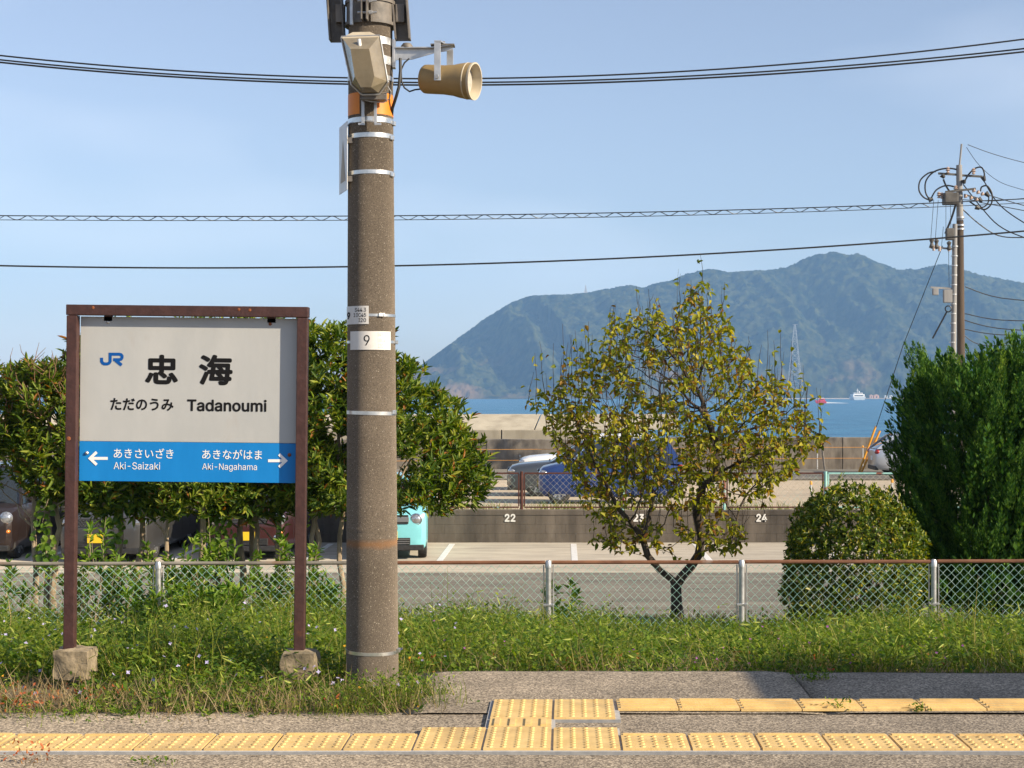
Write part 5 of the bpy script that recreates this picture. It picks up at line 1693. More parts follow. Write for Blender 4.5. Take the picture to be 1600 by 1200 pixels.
# grass strip on top of the block wall
x = RNG.uniform(-14, 11, 5200); y = RNG.uniform(33.05, 33.9, 5200); n = len(x)
k = fbm2(x * .7, y * 2, 3, 95) > .47
x, y = x[k], y[k]; n = len(x)
V, F = blades(np.stack([x, y, hz(y) + .0], 1), np.stack([RNG.normal(0, .4, n), RNG.normal(0, .4, n), np.ones(n)], 1), RNG.uniform(.08, .3, n), RNG.uniform(.008, .014, n), RNG.uniform(.1, .7, n))
stuff('wall_top_grass', V, F, 'grass')
# ================================================================== CARS
def paint(name, c, metal=0.35, rough=0.32):
    return mat(name, c, tuple(min(1, v * 1.06 + .003) for v in c), 3, rough, metal, coat=.7)
M['brown_car'] = paint('dark_brown_paint', (.030, .020, .018))
M['grey_car'] = paint('grey_paint', (.085, .085, .085), .5)
M['maroon_car'] = paint('maroon_paint', (.065, .018, .017))
M['turq_car'] = paint('turquoise_paint_car', (.20, .56, .62), .05)
M['blue_car'] = paint('blue_paint', (.016, .046, .18), .3)
M['steel_car'] = paint('steel_grey_paint', (.085, .095, .105), .5)
M['white_car'] = paint('pearl_white_paint', (.78, .78, .77), .0)
M['silver_car'] = paint('silver_paint', (.50, .53, .58), .6)
M['yellow_plate'] = mat('yellow_number_plate', (.75, .52, .02), None, rough=.5)
M['white_plate'] = mat('white_number_plate', (.75, .76, .75), None, rough=.5)

def ell(c, r, n=14, m=8):
    vs, fs = [], []
    for i_ in range(m + 1):
        a = math.pi * i_ / m
        for j in range(n):
            q = 2 * math.pi * j / n
            vs.append((c[0] + r[0] * math.sin(a) * math.cos(q), c[1] + r[1] * math.sin(a) * math.sin(q), c[2] + r[2] * math.cos(a)))
    for i_ in range(m):
        for j in range(n):
            fs.append((i_ * n + j, i_ * n + (j + 1) % n, (i_ + 1) * n + (j + 1) % n, (i_ + 1) * n + j))
    return MB().add(vs, fs)

_wheel_cache = {}
def wheel_meshes(r):
    key = round(r, 3)
    if key not in _wheel_cache:
        w = .085
        ty = MB().lathe([(r * .62, -w), (r * .90, -w), (r * .985, -w * .8), (r, -w * .4), (r, w * .4), (r * .985, w * .8), (r * .90, w), (r * .62, w), (r * .60, 0), (r * .62, -w)], (0, 0, 0), (1, 0, 0), 28)
        a = ty.build('tyre', M['tyre'], None, smooth=True)
        b = MB().lathe([(r * .64, w * .86), (r * .60, w * .92), (r * .585, w * .3)], (0, 0, 0), (1, 0, 0), 28)
        for k in range(6):
            t = 2 * math.pi * k / 6
            d = Vector((0, math.cos(t), math.sin(t))); s = Vector((0, -math.sin(t), math.cos(t)))
            p0, p1 = Vector((w * .72, 0, 0)) + d * .02, Vector((w * .82, 0, 0)) + d * r * .62
            b.hexa([p0 - s * .030, p0 + s * .030, p1 + s * .018, p1 - s * .018], [q + Vector((.022, 0, 0)) for q in (p0 - s * .030, p0 + s * .030, p1 + s * .018, p1 - s * .018)])
        b.lathe([(.0, w * .98), (.05, w * .96), (.055, w * .7)], (0, 0, 0), (1, 0, 0), 14)
        b.lathe([(.0005, w * .2), (r * .6, w * .2)], (0, 0, 0), (1, 0, 0), 20)
        c = b.build('rim', M['rim'], None, smooth=True)
        _wheel_cache[key] = (a.data, c.data)
        bpy.data.objects.remove(a); bpy.data.objects.remove(c)
    return _wheel_cache[key]

def car(name, label, cat, loc, rz, L_, W, Hh, m, hood_z, belt, hood_len, ws_top, rear_top, rear_base, wr=.28, wb=2.4, style=None, tail=True):
    """front looks along -Y. hood_len: front to windscreen foot; ws_top, rear_top, rear_base: distance from the front"""
    t = thing(name, label, cat, loc, rz, 'parked cars')
    st = style or {}
    y0 = -L_ / 2; hw = W / 2; gl = .17
    S = [(0.0, .70, .34, hood_z - .24), (.02, .84, .25, hood_z - .13), (.10, .95, gl + .02, hood_z - .05), (.30, 1.0, gl, hood_z), (hood_len * .6, 1.0, gl, hood_z + (belt - hood_z) * .5), (hood_len, 1.0, gl, belt),
         (hood_len + .4, 1.0, gl, belt + .01), (L_ * .6, 1.0, gl, belt + .01), (L_ - .5, 1.0, gl, belt), (L_ - .14, .985, gl + .03, belt - .02), (L_ - .03, .93, .26, belt - .06), (L_, .86, .32, belt - .10)]
    vs, fs = [], []
    for (dy_, k, zl, zs) in S:
        w = hw * k
        half = [(w * .90, zl), (w * .975, zl + .07), (w * .995, zl + .2), (w, (zl + zs) * .5 + .03), (w * .985, zs - .13), (w * .955, zs - .05), (w * .88, zs - .012), (w * .5, zs + .008), (0, zs + .014)]
        ring = [(0, zl - .005)] + half + [(-a, c) for (a, c) in half[-2::-1]]
        vs += [(a, y0 + dy_, c) for (a, c) in ring]
    n = len(ring)
    for i_ in range(len(S) - 1):
        for j in range(n):
            fs.append((i_ * n + j, i_ * n + (j + 1) % n, (i_ + 1) * n + (j + 1) % n, (i_ + 1) * n + j))
    fs += [tuple(range(n)), tuple((len(S) - 1) * n + j for j in range(n - 1, -1, -1))]
    body = MB().add(vs, fs).build('body', m, t)
    # wheel arches cut out of the body
    fy = y0 + (L_ - wb) * .47; ry = fy + wb
    cut = MB()
    for yy in (fy, ry):
        cut.cyl((-W, yy, wr), (W, yy, wr), wr + .055, n=28)
    co = cut.build('arch_cutter', m)
    md = body.modifiers.new('arches', 'BOOLEAN'); md.operation = 'DIFFERENCE'; md.object = co; md.solver = 'EXACT'
    dg = bpy.context.evaluated_depsgraph_get(); dg.update()
    me = bpy.data.meshes.new_from_object(body.evaluated_get(dg))
    body.modifiers.clear(); body.data = me
    bpy.data.objects.remove(co)
    me.polygons.foreach_set('use_smooth', [True] * len(me.polygons)); me.set_sharp_from_angle(angle=rad(32))
    MB().box((0, (fy + ry) / 2, .30), (W * .8, wb + .5, .22)).build('underbody', M['plastic'], t)
    ta, ri = wheel_meshes(wr)
    for yy in (fy, ry):
        for s in (-1, 1):
            wo = link('wheel', ta.copy() if False else ta, None, t, False, (s * (hw - .105), yy, wr))
            wo.rotation_euler = (random.uniform(0, 6), 0, 0 if s > 0 else math.pi)
            link('rim', ri, None, wo)
    # cabin
    wtp = hw * .80; wbs = hw * .955; zr = Hh - .05
    A0, A1, D1, D0 = y0 + hood_len, y0 + ws_top, y0 + rear_top, y0 + rear_base
    zb = belt - .02
    nx, ny = 8, 10
    V_, F_ = [], []
    for i_ in range(nx + 1):
        for j in range(ny + 1):
            u, v = i_ / nx * 2 - 1, j / ny
            yy = A1 - .03 + (D1 - A1 + .06) * v
            e = 1 - .5 * u ** 4
            V_.append((u * (wtp + .01), yy, zr + .05 * (1 - u * u) * 1.0 - .05 * abs(u) ** 6 + .03 * (1 - (2 * v - 1) ** 2)))
    o = len(V_)
    V_ += [(x_, y_, z_ - .035) for (x_, y_, z_) in V_[:o]]
    for i_ in range(nx):
        for j in range(ny):
            a = i_ * (ny + 1) + j
            F_.append((a, a + 1, a + ny + 2, a + ny + 1)); F_.append((o + a, o + a + ny + 1, o + a + ny + 2, o + a + 1))
    for j in range(ny):
        for a, bq in ((j, j + 1), (nx * (ny + 1) + j + 1, nx * (ny + 1) + j)):
            F_.append((a, o + a, o + bq, bq))
    for i_ in range(nx):
        for a, bq in ((i_ * (ny + 1) + ny, (i_ + 1) * (ny + 1) + ny), ((i_ + 1) * (ny + 1), i_ * (ny + 1))):
            F_.append((a, o + a, o + bq, bq))
    MB().add(V_, F_).build('roof', st.get('roof', m), t, smooth=True)
    def bar(p, q, a, c):
        p, q = Vector(p), Vector(q)
        return [p + Vector((-a, -c, 0)), p + Vector((a, -c, 0)), p + Vector((a, c, 0)), p + Vector((-a, c, 0))], [q + Vector((-a, -c, 0)), q + Vector((a, -c, 0)), q + Vector((a, c, 0)), q + Vector((-a, c, 0))]
    Bm = (A1 + D1) / 2 + .05
    for s in (-1, 1):
        MB().hexa(*bar((s * (wbs - .02), A0 + .02, zb), (s * (wtp - .005), A1, zr + .01), .026, .035)).build('front_pillar', m, t)
        MB().hexa(*bar((s * (wbs - .022), Bm, zb), (s * (wtp - .008), Bm + .05, zr + .01), .018, .04)).build('middle_pillar', M['plastic'], t)
        MB().hexa(*bar((s * (wbs - .02), D0 - .06, zb), (s * (wtp - .005), D1 - .03, zr + .01), .028, .10)).build('rear_pillar', m, t)
        # side glass
        for (f0, f1, g0, g1) in ((A0 + .05, Bm - .02, A1 + .02, Bm + .03), (Bm + .02, D0 - .12, Bm + .07, D1 - .10)):
            xb, xt = s * (wbs - .022), s * (wtp - .006)
            MB().hexa([(xb - .004, f0, zb), (xb + .004, f0, zb), (xb + .004, f1, zb), (xb - .004, f1, zb)], [(xt - .004, g0, zr), (xt + .004, g0, zr), (xt + .004, g1, zr), (xt - .004, g1, zr)]).build('side_window', M['glass'], t)
        mi = ell((s * (hw + .08), A0 + .22, belt + .06), (.085, .05, .065)).build('door_mirror', st.get('mirror', m), t, smooth='all')
        # handles and door seams
        for yy in (Bm - .10, D0 - .55):
            MB().box((s * (hw - .002), yy, belt - .16), (.02, .14, .022)).build('door_handle', st.get('handle', m), t, bevel=.004)
        for yy in (A0 + .16, Bm + .02, min(D0 - .15, ry - .02)):
            MB().box((s * (hw - .004), yy, (belt + .34) / 2 + .04), (.012, .008, belt - .40)).build('door_seam', M['plastic'], t)
    def screen(nm, yb, yt, bulge):
        V2, F2 = [], []
        for i_ in range(9):
            u = i_ / 4 - 1
            for (yy, zz, ww) in ((yb, zb, wbs - .03), (yt, zr + .008, wtp - .02)):
                V2.append((u * ww, yy + bulge * (u * u), zz))
                V2.append((u * ww, yy + bulge * (u * u) + (.012 if bulge > 0 else -.012), zz))
        for i_ in range(8):
            a = i_ * 4
            F2 += [(a, a + 4, a + 6, a + 2), (a + 1, a + 3, a + 7, a + 5), (a, a + 1, a + 5, a + 4), (a + 2, a + 6, a + 7, a + 3)]
        return MB().add(V2, F2).build(nm, M['glass'], t, smooth=True)
    screen('windscreen', A0 - .03, A1 - .03, .06)
    screen('rear_window', D0 + .02, D1 + .02, -.05)
    MB().tube([(-.5 * hw, A0 - .05, belt + .012), (.1 * hw, A0 - .02, belt + .05)], .008, 5).tube([(.0, A0 - .05, belt + .012), (.55 * hw, A0 - .02, belt + .05)], .008, 5).build('wiper', M['plastic'], t)
    # front
    hs = st.get('head', 'slant')
    yf = y0
    hz_ = st.get('head_z', hood_z - .17)
    for s in (-1, 1):
        if hs == 'round':
            x = s * hw * .70
            MB().lathe([(.118, 0), (.118, .03), (.098, .045), (.092, .03)], (x, yf + .045, hz_), (0, -1, 0), 24).build('headlight_ring', M['chrome'], t, smooth=True)
            MB().lathe([(.094, .03), (.07, .055), (.03, .07), (.0005, .072)], (x, yf + .045, hz_), (0, -1, 0), 24).build('headlight', M['lens'], t, smooth=True)
        elif hs == 'tall':
            ell((s * hw * .80, yf + .10, hz_), (.13, .11, .13), 18, 10).build('headlight', M['lens'], t, smooth='all')
            ell((s * hw * .84, yf + .07, hz_ - .25), (.065, .05, .045)).build('fog_lamp', M['amber_lens'], t, smooth='all')
        else:
            ell((s * hw * .76, yf + .13, hz_), (.19, .13, .075), 18, 10).build('headlight', M['lens'], t, smooth='all')
        if st.get('fog'):
            MB().lathe([(.062, 0), (.062, .025), (.04, .03), (.0005, .026)], (s * hw * .74, yf + .03, .42), (0, -1, 0), 18).build('fog_lamp', M['chrome'], t, smooth=True)
    gr = st.get('grille', 'bars')
    gzz = hz_
    gp = MB().box((0, yf - .004, gzz), (W * st.get('gw', .52), .035, st.get('gh', .13))).build('grille', M['plastic'], t, bevel=.008)
    if gr == 'bars':
        for k in range(3):
            MB().box((0, yf - .024, gzz - .045 + .045 * k), (W * .5, .012, .014)).build('grille_bar', M['chrome'], gp)
    elif gr == 'silver':
        MB().box((0, yf - .026, gzz), (W * st.get('gw', .52) + .02, .02, st.get('gh', .13) * .55)).build('grille_bar', M['rim'], gp, bevel=.006)
    elif gr == 'mesh':
        for r_ in range(4):
            for k in range(15):
                MB().box((-W * .25 + W * .5 * (k + .5 * (r_ % 2)) / 15, yf - .024, gzz - .055 + .034 * r_), (.032, .01, .018), None).build('grille_stud', M['chrome'], gp)
    MB().box((0, yf - .004, .36), (W * .55, .04, .13)).build('lower_intake', M['plastic'], t, bevel=.01)
    for k in range(3):
        MB().box((0, yf - .026, .315 + .042 * k), (W * .53, .008, .010)).build('intake_slat', M['rim'] if st.get('slats') else M['plastic'], t)
    MB().box((st.get('plate_x', 0), yf - .034, .47), (.33, .012, .165)).build('number_plate', M[st.get('plate', 'yellow_plate')], t, bevel=.004)
    if st.get('badge'):
        MB().lathe([(.0005, .02), (.04, .018), (.05, 0)], (0, yf - .02, hz_ + .03), (0, -1, 0), 16).build('badge', M['chrome'], t, smooth=True)
    MB().box((0, yf + .06, .235), (W * .90, .14, .11)).build('lower_bumper', st.get('lower', M['plastic']), t, bevel=.02)
    # rear
    yr_ = y0 + L_
    for s in (-1, 1):
        ell((s * hw * .84, yr_ - .07, belt - .13), (.13, .11, .10), 16, 8).build('tail_light', M['red_lens'], t, smooth='all')
    MB().box((0, yr_ + .004, .62), (.33, .012, .165)).build('number_plate', M[st.get('plate', 'yellow_plate')], t)
    MB().box((0, yr_ - .05, .26), (W * .88, .12, .16)).build('rear_bumper', st.get('lower', M['plastic']), t, bevel=.02)
    return t

# a row of cars backed up to the block wall, noses towards the platform
LZ = LOT_Z + .006
car('kei_van', 'boxy dark brown kei van with clear tall headlights behind the hedge', 'van', (-11.22, 29.2 + 1.7, LZ), 0, 3.4, 1.48, 1.78, M['brown_car'], .98, 1.05, .62, .95, 3.18, 3.36,
    style=dict(head='tall', head_z=.80, grille='bars', plate='yellow_plate', gw=.5))
car('minivan', 'grey minivan with studded chrome grille behind the hedge trunks', 'van', (-8.62, 28.7 + 2.05, LZ), 0, 4.1, 1.70, 1.72, M['grey_car'], .93, 1.02, .85, 1.35, 3.75, 4.03, wr=.30, wb=2.6,
    style=dict(head='slant', grille='mesh', head_z=.76, plate='yellow_plate', plate_x=-.1, gh=.15))
car('small_car', 'dark maroon small car with round fog lamps behind the sign', 'car', (-6.02, 29.2 + 1.7, LZ), 0, 3.4, 1.48, 1.52, M['maroon_car'], .92, .98, .72, 1.2, 3.0, 3.34,
    style=dict(head='tall', head_z=.78, fog=True, badge=True, plate='yellow_plate'))
car('small_car', 'turquoise small car with round headlights beside the concrete pole', 'car', (-3.47, 29.3 + 1.7, LZ), .085, 3.4, 1.48, 1.53, M['turq_car'], .98, 1.03, .78, 1.15, 3.05, 3.34,
    style=dict(head='round', head_z=.775, grille='silver', gw=.50, gh=.17, slats=True, plate='yellow_plate'))
# cars on the sandy ground beyond the wall, side on
def on_sand(y): return float(hz(y)) + .012
car('kei_wagon', 'bright blue small car parked side-on behind the fruit tree', 'car', (P(953, 0, 37.3).x, 37.3, on_sand(37.3)), -math.pi / 2, 3.45, 1.48, 1.52, M['blue_car'], .92, .98, .75, 1.30, 3.05, 3.40,
    style=dict(plate='yellow_plate'))
car('sedan', 'steel grey car parked between the blue car and the white car', 'car', (P(795, 0, 41.8).x + 2.1, 41.8, on_sand(41.8)), -math.pi / 2, 4.2, 1.70, 1.48, M['steel_car'], .86, .94, 1.15, 1.95, 3.55, 4.1, wr=.31, wb=2.55,
    style=dict(plate='white_plate'))
car('suv', 'white sport utility car parked furthest from the mesh fence', 'car', (P(812, 0, 46.3).x + 2.3, 46.3, on_sand(46.3)), -math.pi / 2, 4.6, 1.84, 1.66, M['white_car'], 1.0, 1.08, 1.25, 2.05, 3.9, 4.45, wr=.36, wb=2.66,
    style=dict(plate='white_plate', head_z=.86, gh=.3))
car('hatchback', 'silver hatchback on the shore road beside the juniper', 'car', (P(1362, 0, 58.6).x + 2.0, 58.6, -1.434), math.pi / 2, 4.0, 1.70, 1.54, M['silver_car'], .92, 1.0, .95, 1.75, 3.25, 3.92, wr=.31, wb=2.53,
    style=dict(plate='white_plate'))

# ================================================================== DISTANT UTILITY POLES
M['pole_brown'] = mat('brown_pole', (.085, .062, .045), (.125, .092, .066), 4, .9, stretch=(1, 1, .2))
M['pole_grey'] = mat('pale_pole', (.20, .20, .205), (.28, .28, .28), 3, .8, stretch=(1, 1, .2))
M['porcelain'] = mat('porcelain', (.36, .27, .23), (.45, .36, .31), 5, .35)
M['box_grey'] = mat('grey_equipment', (.055, .053, .05), (.10, .095, .09), 4, .7)
UY = 55.3
US = F_PX / UY
ub = P(1503, 0, UY); ub.z = -1.5
up = thing('utility_pole', 'tall brown and grey utility pole with crossarms and looped cables beyond the juniper', 'utility pole', ub)
def u(px, py, dy=0.0): return Vector(((px - 1503) / US, dy, CAM_H - (py - HY) / US - ub.z))
MB().cyl(u(1503, 770), u(1500, 345), .155, .125, 14).build('shaft', M['pole_brown'], up, smooth=True)
MB().cyl(u(1500, 345), u(1498.5, 258), .125, .105, 14).build('upper_shaft', M['pole_grey'], up, smooth=True)
MB().cyl(u(1499, 262), u(1502.5, 225), .035, n=8).build('top_rod', M['pole_grey'], up, smooth=True)
def arm(p, q, r=.05): MB().tube([p, q], r, 4).build('crossarm', M['box_grey'], up)
arm(u(1466, 271), u(1496, 273)); arm(u(1502, 274), u(1535, 276)); arm(u(1475, 301, -.2), u(1522, 296, -.2)); arm(u(1504, 305, -.2), u(1526, 311, -.2), .035)
MB().box(u(1482, 312, -.25), (.50, .45, .42)).build('switch_box', M['box_grey'], up, bevel=.04)
def insul(px, py, m='porcelain', s=1.0):
    MB().lathe([(.03 * s, -.12 * s), (.07 * s, -.1 * s), (.035 * s, -.05 * s), (.09 * s, -.01 * s), (.04 * s, .03 * s), (.08 * s, .06 * s), (.02 * s, .11 * s)], u(px, py, -.1), n=10).build('insulator', M[m], up, smooth=True)
for (a, c) in ((1480, 266), (1520, 268), (1492, 295), (1466, 305), (1471, 306)): insul(a, c)
for (a, c, e, f) in ((1517, 298, 1537, 306), (1504, 307, 1530, 315)):
    for k in range(3):
        t_ = k / 3
        q = u(a + (e - a) * t_, c + (f - c) * t_, -.2)
        MB().lathe([(.03, 0), (.085, .04), (.03, .12)], q, (u(e, f) - u(a, c)), 10).build('strain_insulator', M['porcelain'], up, smooth=True)
def boot(px, py, dx, dy_): MB().tube([u(px, py, -.15), u(px + dx, py + dy_, -.15)], [.10, .05], 8).build('cable_boot', M['black'], up, smooth=True)
for q in ((1470, 274, 4, 5), (1534, 277, 3, 7), (1504, 282, 1, 6), (1538, 302, 6, 6), (1527, 311, 6, 5), (1523, 324, 6, 3), (1450, 313, 6, -1)): boot(*q)
def loop(pts, r=.03, nm='cable_loop'):
    w = []
    P_ = [u(*p) if len(p) == 2 else u(p[0], p[1], p[2]) for p in pts]
    for i_ in range(len(P_) - 1):
        p0, p1, p2, p3 = P_[max(i_ - 1, 0)], P_[i_], P_[i_ + 1], P_[min(i_ + 2, len(P_) - 1)]
        for k in range(5):
            t_ = k / 5
            w.append(.5 * ((2 * p1) + (p2 - p0) * t_ + (2 * p0 - 5 * p1 + 4 * p2 - p3) * t_ ** 2 + (3 * p1 - p0 - 3 * p2 + p3) * t_ ** 3))
    w.append(P_[-1])
    MB().tube(w, r, 5).build(nm, M['cable'], up, smooth=True)
loop([(1462, 268), (1450, 271), (1438, 282), (1436, 297), (1443, 308), (1454, 313)])
loop([(1503, 275), (1497, 266), (1480, 263), (1460, 268), (1447, 282), (1446, 300), (1453, 313)])
loop([(1492, 292), (1478, 290), (1463, 297), (1454, 312)])
loop([(1508, 282), (1514, 272), (1524, 263), (1534, 262), (1538, 272), (1536, 278)])
loop([(1532, 299), (1534, 292), (1543, 291), (1550, 303), (1549, 318), (1540, 327), (1530, 325), (1515, 315)])
loop([(1545, 308), (1544, 316), (1538, 323), (1527, 324)], .025)
loop([(1474, 280), (1478, 290), (1483, 298)], .035); loop([(1493, 320), (1487, 340), (1477, 365)], .04)
# conductors that leave to the right
loop([(1537, 282), (1560, 318), (1600, 348), (1680, 392)], .022, 'conductor'); loop([(1505, 288), (1530, 320), (1560, 352), (1600, 371), (1680, 395)], .022, 'conductor')
loop([(1503, 326), (1530, 350), (1560, 368), (1600, 371), (1680, 368)], .022, 'conductor'); loop([(1512, 226), (1550, 240), (1600, 254), (1680, 272)], .012, 'conductor')
loop([(1510, 230), (1530, 258), (1560, 283), (1600, 297), (1680, 318)], .010, 'conductor'); loop([(1545, 305), (1600, 321), (1680, 340)], .016, 'conductor')
loop([(1530, 316), (1600, 329), (1680, 345)], .016, 'conductor'); loop([(1503, 312), (1550, 314), (1600, 310), (1680, 304)], .014, 'conductor')
for (a, c, e, f) in ((1508, 448, 1680, 475), (1508, 490, 1680, 502), (1505, 514, 1680, 524), (1500, 498, 1680, 520)): loop([(a, c), ((a + e) / 2 - 30, (c + f) / 2 + 4), (e, f)], .018, 'conductor')
loop([(1500, 518), (1520, 534), (1545, 540), (1600, 538)], .016, 'conductor')
for py in (352, 340, 358): 
    MB().lathe([(.15, -.03), (.15, .03)], u(1500.5, py), n=14).build('pole_band', M['steel'], up)

u2 = P(1488, 0, UY - .6); u2.z = -1.5
up2 = thing('steel_pole', 'pale steel pole carrying meter boxes beside the brown utility pole', 'utility pole', u2)
US2 = F_PX / (UY - .6)
def v(px, py, dy=0.0): return Vector(((px - 1488) / US2, dy, CAM_H - (py - HY) / US2 - u2.z))
MB().cyl(v(1487.5, 770), v(1492, 350), .115, .085, 12).build('shaft', M['pole_grey'], up2, smooth=True)
for k in range(12):
    MB().lathe([(.118, -.02), (.118, .02)], v(1492 - k * .36, 370 + k * 15), n=12).build('pole_band', M['steel'], up2)
MB().box(v(1484, 366), (.28, .22, .42)).build('switch_box', M['box_grey'], up2, bevel=.03)
MB().tube([v(1452, 386), v(1489, 389)], .045, 4).build('crossarm', M['pole_grey'], up2)
for (a, c) in ((1455, 380), (1462.5, 381), (1482, 384)):
    MB().lathe([(.03, -.2), (.09, -.12), (.05, .0), (.09, .1), (.03, .16)], v(a, c, -.08), n=10).build('insulator', M['box_grey'], up2, smooth=True)
for (a, c) in ((1458, 392), (1467, 393), (1482, 393)):
    MB().cyl(v(a, c, -.08), v(a, c - 8, -.08), .05, n=8).build('fuse', M['porcelain'], up2, smooth=True)
MB().tube([v(1454, 449), v(1487, 451)], .045, 4).build('crossarm', M['pole_grey'], up2)
MB().box(v(1461, 456, -.05), (.20, .16, .24)).build('meter_box', M['pole_grey'], up2, bevel=.02)
MB().box(v(1480, 463, -.05), (.30, .2, .46)).build('meter_box', M['pole_grey'], up2, bevel=.02)
MB().lathe([(.10, -.02), (.13, 0), (.10, .02), (.085, 0), (.10, -.02)], v(1480, 483, -.15), (0, 1, 0), 16).build('cable_coil', M['cable'], up2, smooth=True)
MB().tube([v(1478, 488, -.1), v(1456, 529, -.1)], .03, 6).build('hanging_rod', M['cable'], up2)
for (a, c, e, f) in ((1459, 312, 1454, 378), (1466, 313, 1461, 379), (1478, 318, 1478, 362), (1485, 318, 1486, 362), (1474, 354, 1471, 386), (1482, 378, 1483, 448)):
    MB().tube([v(a, c), v(e, f)], .010, 4).build('drop_wire', M['cable'], up2)
gw = thing('guy_wire', 'thin stay wire running down from the poles to the yellow guard', 'wire', (0, 0, -1.5))
MB().tube([P(1473, 384, 55) + Vector((0, 0, 1.5)), P(1411, 540, 57) + Vector((0, 0, 1.5)), P(1369, 668, 58.5) + Vector((0, 0, 1.5))], .014, 5).build('wire', M['cable'], gw)
M['yellow_guard'] = mat('orange_yellow_guard', (.62, .27, .02), (.72, .34, .03), 4, .5)
ya = P(1343, 735, 54.8); 
for (tx, ty, bx_, lb) in ((1368.5, 666, 1342, 'longer orange-yellow guy guard leaning before the sea wall'), (1375, 673, 1346, 'shorter orange-yellow guy guard leaning before the sea wall')):
    bt = P(bx_, 735, 60.2); bt.z = -1.45
    g_ = tag(MB().cyl((0, 0, 0), P(tx, ty, 60.2) - bt, .045, n=10).build('guy_guard', M['yellow_guard'], None, True, loc=bt), lb, 'guy guard')

# rope posts
M['rope'] = mat('orange_rope', (.55, .25, .05), (.62, .3, .08), 6, .8)
def rope_post(px, py0, py1, y, lb):
    b_ = P(px, py1, y)
    t = thing('rope_post', lb, 'post', b_, 0, 'thin posts with yellow tops')
    h = (py1 - py0) / F_PX * y
    MB().cyl((0, 0, -.1), (0, 0, h), .028, n=8).build('rod', M['steel'], t, smooth=True)
    MB().lathe([(.034, h - .08), (.04, h - .03), (.03, h + .02), (.001, h + .03)], (0, 0, 0), n=8).build('yellow_cap', M['yellow_guard'], t, smooth=True)
for (px, a, c, y, lb) in ((1267, 753, 781, 43.0, 'thin post with yellow top on the sand beside the turquoise fence post'), (1394, 750, 778, 43.5, 'thin post with yellow top on the sand below the silver hatchback'),
                          (760, 706, 736, 62.9, 'thin post by the sea wall right of the hedge'), (1277, 697, 734, 62.9, 'thin post by the sea wall near the leaning rod'), (1348, 697, 734, 62.9, 'thin post by the sea wall at the yellow guards')):
    rope_post(px, a, c, y, lb)
for (py, lb) in ((699, 'upper orange rope strung along the sea wall'), (716, 'lower orange rope strung along the sea wall')):
    w = []
    for k in range(41):
        a = 500 + 900 * k / 40
        q = P(a, py + 7 * (1 - (a - 760) / 590) * (1 if a < 1277 else 0) * .5, 62.85); w.append(q)
    tag(MB().tube(w, .012, 5).build('rope', M['rope'], None), lb, 'rope')
q0, q1 = P(1283, 688, 62.0), P(1289, 736, 62.0)
tag(MB().tube([(0, 0, -.05), q0 - q1], .04, 6).build('leaning_rod', M['dark_steel'], None, loc=q1), 'dark iron rod leaning against the sea wall', 'rod')

# ================================================================== BOATS, FAR SHORE
M['boat_red'] = mat('red_hull', (.55, .03, .05), None, rough=.4)
M['boat_white'] = mat('white_hull', (.78, .78, .76), None, rough=.4)
M['foam'] = mat('foam', (.75, .78, .8), None, rough=.9)
bp_ = P(1283, 0, 1480); 
rb = thing('speedboat', 'small red and white motor boat with a white wake on the water', 'boat', (bp_.x, 1480, SEA_Z))
MB().hexa([(-4.6, -1.2, -.3), (4.8, -1.5, -.3), (4.8, 1.5, -.3), (-4.6, 1.2, -.3)], [(-6.2, -1.5, 3.0), (4.9, -1.9, 2.0), (4.9, 1.9, 2.0), (-6.2, 1.5, 3.0)]).build('hull', M['boat_red'], rb)
cb = MB().hexa([(-3, -1.3, 2.4), (4, -1.3, 2.0), (4, 1.3, 2.0), (-3, 1.3, 2.4)], [(-1.6, -1.1, 4.6), (3.0, -1.1, 4.6), (3.0, 1.1, 4.6), (-1.6, 1.1, 4.6)]).build('cabin', M['boat_red'], rb)
MB().box((.6, 0, 4.9), (4.2, 2.4, .5)).build('cabin_roof', M['boat_white'], rb)
MB().box((.6, -1.22, 3.6), (3.0, .2, .7)).build('cabin_window', M['glass'], cb)
MB().hexa([(5, -.8, .02), (26, -2.6, .02), (26, 2.6, .02), (5, .8, .02)], [(5, -.8, 1.3), (26, -2.6, .15), (26, 2.6, .15), (5, .8, 1.3)]).build('wake', M['foam'], rb)
fp = P(1342, 0, 2450)
fy_ = thing('ferry', 'white car ferry seen bow-on near the far shore', 'boat', (fp.x, 2450, SEA_Z))
MB().hexa([(-8, -4, -.5), (8, -4, -.5), (9, 30, -.5), (-9, 30, -.5)], [(-10, -6, 5), (10, -6, 5), (10, 30, 5), (-10, 30, 5)]).build('hull', M['boat_white'], fy_)
MB().box((0, 12, 7.2), (18, 26, 4.2)).build('lower_deck', M['boat_white'], fy_)
br = MB().box((0, 10, 10.6), (13, 14, 2.6)).build('bridge', M['boat_white'], fy_)
MB().box((0, 2.9, 10.9), (11.5, .3, 1.2)).build('bridge_window', M['glass'], br)
MB().box((0, -1.2, 6.9), (14, .3, 1.6)).build('deck_opening', M['glass'], fy_)
MB().cyl((0, 12, 11.5), (0, 12, 18), .35, n=6).box((0, 12, 15.2), (4, .4, .4)).build('mast', M['boat_white'], fy_)
MB().cyl((4, 18, 11), (4, 18, 14), .9, n=8).build('funnel', M['boat_white'], fy_)
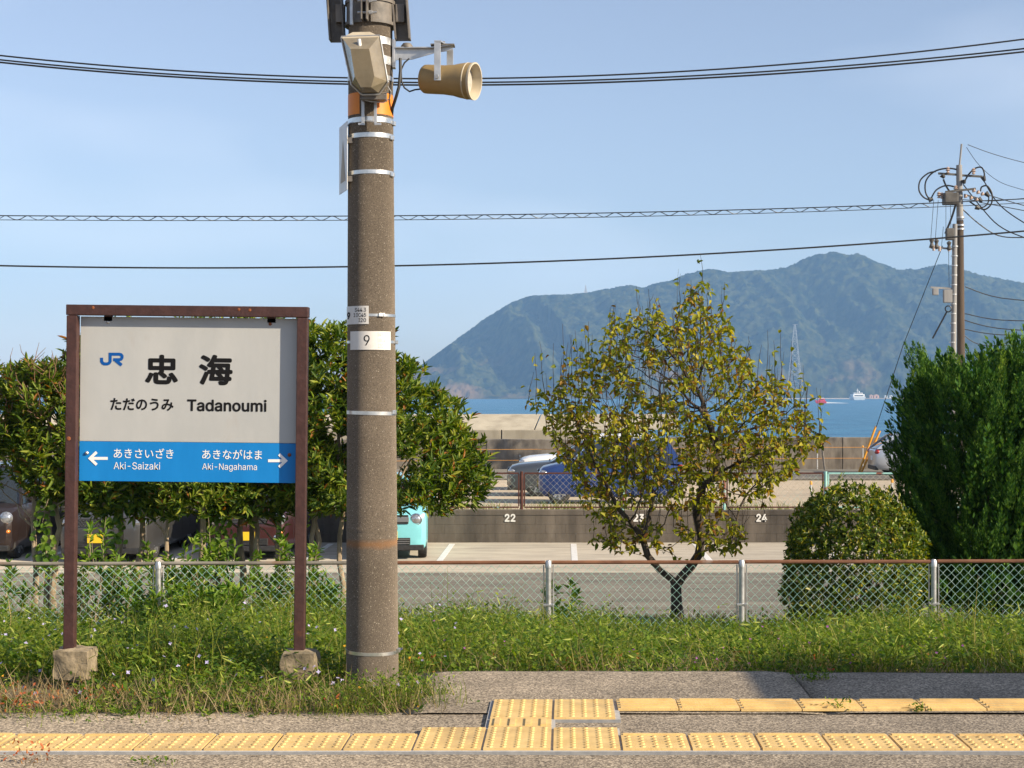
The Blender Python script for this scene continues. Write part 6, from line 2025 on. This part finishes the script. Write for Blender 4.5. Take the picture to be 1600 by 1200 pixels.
def far_house(px, y, w, h, m, roof, lb):
    c = P(px, 0, y)
    t = thing('shore_building', lb, 'building', (c.x, y, SEA_Z + 1.8), 0, 'small buildings on the far shore')
    MB().box((0, 0, h / 2), (w, 8, h)).build('wall', m, t)
    MB().prism([(-w / 2 - .5, h + .01), (w / 2 + .5, h + .01), (0, h + w * .22)], -4.5, 4.5).build('roof', roof, t)
    MB().box((0, -4.05, h * .4), (w * .3, .2, h * .5)).build('window', M['glass'], t)
M['peach'] = mat('peach_wall', (.62, .34, .22), None, rough=.8)
M['roof_tan'] = mat('tan_roof', (.5, .3, .2), None, rough=.8)
far_house(1361, 2988, 6.5, 5.5, M['peach'], M['roof_tan'], 'smaller peach building on the far shore beside the ferry')
far_house(1369, 2988, 9.5, 5.5, M['peach'], M['roof_tan'], 'wider peach building on the far shore')
far_house(1384, 2988, 5, 4.5, M['boat_white'], M['boat_white'], 'small white gabled building on the far shore')
far_house(1392, 2988, 5, 4.5, M['boat_white'], M['boat_white'], 'last white gabled building on the far shore beside the juniper')
# lattice pylons
M['pylon'] = mat('pale_pylon', (.44, .42, .40), None, rough=.7, metal=.1)
def pylon(px, y, py_base, py_top, w0, lb, r=.35):
    b_ = P(px, py_base, y)
    t = thing('pylon', lb, 'pylon', b_)
    h = (py_base - py_top) / F_PX * y
    n = 12
    lv = [(h * (1 - (1 - k / n) ** 1.25), w0 / 2 * (1 - k / n) ** 1.2 + w0 * .045) for k in range(n + 1)]
    for (a, c) in ((-1, -1), (1, -1), (1, 1), (-1, 1)):
        MB().tube([(a * w, c * w, z) for (z, w) in lv], r * 1.6, 4).build('leg', M['pylon'], t)
    b2 = MB()
    for i_ in range(n):
        (z0, w0_), (z1, w1_) = lv[i_], lv[i_ + 1]
        for (ax_, s) in (('x', -1), ('x', 1), ('y', -1), ('y', 1)):
            f = (lambda a, w, z: (a * w, s * w, z)) if ax_ == 'x' else (lambda a, w, z: (s * w, a * w, z))
            b2.tube([f(-1, w0_, z0), f(1, w1_, z1)], r * .8, 3).tube([f(1, w0_, z0), f(-1, w1_, z1)], r * .8, 3).tube([f(-1, w1_, z1), f(1, w1_, z1)], r * .8, 3)
    tag(b2.build('lattice', M['pylon'], t), kind='stuff')
    for k, z in enumerate((.995, .90, .80)):
        MB().tube([(-w0 * .22, 0, h * z), (0, 0, h * z + 1.2), (w0 * .22, 0, h * z)], r * 1.4, 4).build('crossarm', M['pylon'], t)
pylon(1242, 3010, 612, 507, 25, 'tall pale lattice pylon at the foot of the wooded hills', .20)
pylon(915, 3570, 459, 446, 7, 'tiny lattice pylon on the ridge line of the hills', .22)

# ================================================================== ADDED SHELTER, out of view, put in to shade the paving
sh = thing('added_shade_shelter', 'unseen added shelter with flat metal roof that shades the paving', 'shelter', (8.35, 6.4, 0.0))
MB().box((0.0, -.25, 2.66), (5.2, 1.15, .10)).build('roof', M['steel'], sh, bevel=.02)
for x in (-2.3, 2.3):
    MB().cyl((x, -.1, 0), (x, -.1, 2.6), .05, n=10).build('post', M['brown_paint'], sh, smooth=True)
MB().box((0, .02, .45), (3.6, .38, .05)).build('bench_seat', M['brown_paint'], sh)
for x in (-1.6, 0, 1.6):
    MB().box((x, .02, .21), (.06, .34, .42)).build('bench_leg', M['steel'], sh)
